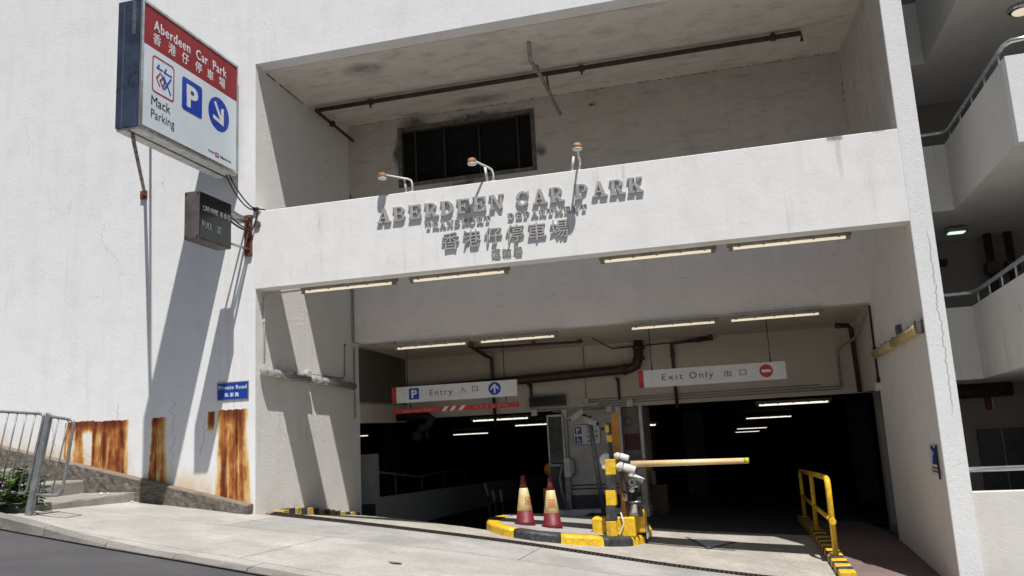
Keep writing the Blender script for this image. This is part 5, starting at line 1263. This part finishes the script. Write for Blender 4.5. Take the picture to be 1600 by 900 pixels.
def cone(label, x, y, first=None, ang=0):
    z = ih(x, y)+KH
    if first is not None:
        o = copy_tree(first); o['label'] = label; o.location = (x, y, z); o.rotation_euler = (0, 0, ang); return o
    t = thing('traffic_cone', label, 'traffic cone', (0, 0, 0), 'maroon traffic cones on the island')
    part('base', MB().prism([(.235*math.cos(a), .235*math.sin(a), 0) for a in [2*math.pi*i/8+.39 for i in range(8)]], (0, 0, .035)), M['cone'], t)
    part('lower_cone', MB().lathe((0, 0, .035), [(.20, 0), (.185, .012), (.155, .23)], 28), M['cone'], t)
    sl = part('sleeve', MB().lathe((0, 0, .262), [(.152, 0), (.158, .004), (.088, .42), (.082, .424)], 28), M['conesleeve'], t)
    part('upper_cone', MB().lathe((0, 0, .684), [(.082, 0), (.060, .11), (.046, .20), (.044, .235), (.03, .24)], 24), M['cone'], t)
    # square emblem wrapped on the sleeve
    m = MB()
    def on_cone(a, h): r = .158-(.158-.088)*(h-.266)/.416+.0025; return (r*math.sin(a), -r*math.cos(a), h)
    def strip(a0, a1, h0, h1, n=6):
        for i in range(n):
            b0, b1 = a0+(a1-a0)*i/n, a0+(a1-a0)*(i+1)/n
            m.poly([on_cone(b0, h0), on_cone(b1, h0), on_cone(b1, h1), on_cone(b0, h1)])
    A0, A1, H0, H1 = -.56, .56, .365, .515
    strip(A0, A1, H0, H0+.011); strip(A0, A1, H1-.011, H1); strip(A0, A0+.09, H0, H1); strip(A1-.09, A1, H0, H1)
    for (u, v, u2, v2) in ((-.36, .455, -.04, .472), (.03, .475, .38, .49), (-.36, .395, -.24, .44), (-.18, .385, -.04, .45), (.04, .39, .16, .46), (.24, .385, .38, .455)): strip(u, u2, v, v2, 3)
    part('emblem', m, M['conelogo'], sl)
    t.location = (x, y, z); t.rotation_euler = (0, 0, ang); t.scale = (.80, .80, .84); return t
c1 = cone('maroon traffic cone with cream sleeve, left of the pair, emblem turned right', 4.01, 1.50, None, .95)
c2 = cone('maroon traffic cone with cream sleeve, right of the pair, emblem facing front', 4.46, 1.48, c1, .30)

# striped kerb and yellow rail right of the exit lane
sk = thing('striped_kerb', 'black and yellow striped kerb under the yellow railing', 'kerb', (8.69, 3, G(8.7, 3)))
y = .15; k = 0
random.seed(9)
while y < 6.8:
    L = .20+random.uniform(-.012, .012); mb = MB(); z = G(8.7, y+L/2)
    mb.box(8.585, 8.80, y+.004, y+L-.004, z-.12, z+.125, .022)
    for v in mb.b.verts: v.co.z += random.uniform(-.004, .004)
    part('kerb_block', mb, M['yellow'] if k % 2 == 0 else M['kerbblack'], sk); y += L; k += 1
yr = thing('yellow_railing', 'yellow tubular safety railing standing on the striped kerb', 'railing', (8.69, 3.5, G(8.7, 3.5)))
zt = lambda y: .155-.042*(y-1.3); zk = lambda y: G(8.7, y)+.12
part('top_rail', MB().tube([(8.69, 1.32, zk(1.3)-.02), (8.69, 1.32, -.08), (8.69, 1.335, .05), (8.69, 1.39, .115), (8.69, 1.52, .14), (8.69, 6.25, zt(6.25))], .042, 12), M['yellow'], yr)
part('mid_rail', MB().tube([(8.69, 1.32, -.47), (8.69, 6.25, -.56)], .034, 10), M['yellow'], yr)
part('collar', MB().tube([(8.69, 1.22, -.47), (8.69, 1.40, -.473)], .048, 10), M['yellow'], yr)
for y in (3.9, 6.25): part('post', MB().tube([(8.69, y, zk(y)-.02), (8.69, y, zt(y))], .038, 10), M['yellow'], yr)
# low striped kerb along the left reveal
lk = thing('wall_kerb', 'low worn yellow and black striped kerb at the foot of the left reveal', 'kerb', (.08, 1.6, G(.1, 1.6)))
y = .12; k = 0
while y < 3.45:
    L = .21; hh = .10*sstep(.1, .9, y)*(1-.6*sstep(1.4, 3.0, y))+.010; z = G(.08, y+L/2); mb = MB()
    mb.box(.006, .17, y+.002, y+L-.002, z-.1, z+hh, .008); part('kerb_block', mb, M['kerbblack'] if k % 2 else M['wornyellow'], lk); y += L; k += 1

# triangular marking on the exit lane
tm = thing('lane_marking', 'pale triangle marking with dark outline on the exit lane floor', 'marking', (6.9, 2.3, G(6.9, 2.3)))
T0, T1, T2 = (6.45, 2.95), (7.32, 2.75), (6.86, 1.72)
c_ = tuple(sum(p[i] for p in (T0, T1, T2))/3 for i in (0, 1)); ins = [tuple(p[i]+(c_[i]-p[i])*.22 for i in (0, 1)) for p in (T0, T1, T2)]
def ondrive(p, dz_): return (p[0], p[1], G(*p)+dz_)
part('outline', MB().prism([ondrive(p, .006) for p in (T0, T2, T1)], (0, 0, .004)), M['hatch'], tm)
part('infill', MB().prism([ondrive(p, .0105) for p in (ins[0], ins[2], ins[1])], (0, 0, .004)), M['hangwhite'], tm)

# white marker posts in the dark entry, cupboard and tins behind the booth
for (x0, x1, y, z0m, z1m, lb) in ((1.10, 1.02, 9.3, -.60, -.27, 'pale leaning marker post in the dark entry, left of three'), (1.28, 1.22, 9.3, -.75, -.45, 'pale marker post in the dark entry, middle of three'), (1.47, 1.44, 9.3, -.76, -.45, 'pale marker post in the dark entry, right of three')):
    o = thing('marker_post', lb, 'post', (x0, y, -2.0), 'pale marker posts in the dark entry')
    part('unlit_post', MB().tube([(x0+.08, y, -2.2), (x0, y, z0m-.002)], .035, 10), M['dark'], o)  # post split by colour: dark tube for its unlit length, pale for the lit
    part('lit_post_piece', MB().tube([(x0, y, z0m), (x1, y, z1m)], .045, 10, r1=.036), M['booth'], o)
cb = thing('cupboard', 'brown wooden cupboard in the dark right of the booth', 'cupboard', (5.75, 7.2, -.9))
part('carcass', MB().box(5.50, 5.92, 7.0, 7.4, -1.0, -.30, .006), M['wood'], cb); part('cupboard_door', MB().box(5.53, 5.89, 6.985, 6.999, -.95, -.34, .004), M['wood'], cb); part('knob', MB().sphere((5.85, 6.975, -.62), .015, seg=8), M['steel'], cb)
cs = thing('stacked_cups', 'pale stacked cups standing on the brown cupboard', 'cups', (5.62, 7.15, -.30))
for k in range(4): part('cup', MB().lathe((5.62, 7.15, -.298+k*.075), [(.045, 0), (.06, .07), (.064, .074)], 14), M['booth'], cs)
# cardboard-brown panel left of the booth base
pb = thing('brown_panel', 'small brown panel standing left of the booth base', 'panel', (3.2, 6.5, -.8))
part('board', MB().box(3.20, 3.36, 6.55, 6.6, -.95, -.25, .004), M['orange'], pb); part('board_foot', MB().box(3.18, 3.38, 6.5, 6.65, -1.0, -.95, .004), M['wood'], pb)

# notice on the right pier
nz = thing('pier_notice', 'small blue and white notice fixed to the shaded face of the pier', 'sign', (9.98, .42, .2))
Y_ = (0, -1, 0)
part('board', MB().box(9.975, 9.997, .18, .64, .20, .60, .003), M['hangwhite'], nz)
part('blue_block', MB().box(9.9725, 9.9748, .40, .52, .34, .585), M['plateblue'], nz); part('blue_block', MB().box(9.9725, 9.9748, .26, .385, .34, .56), M['plateblue'], nz)
text_on('letter_p', 'P', (9.9722, .505, .40), Y_, U_, .12, M['white'], nz, width=.08, bold=.02)
for z in (.235, .28): part('print_line', MB().box(9.9735, 9.9748, .22, .60, z, z+.022), M['boxgrey'], nz)
part('edge_strip', MB().box(9.95, 9.9745, .165, .179, .16, .60), M['black'], nz)

bpy.context.view_layer.update()
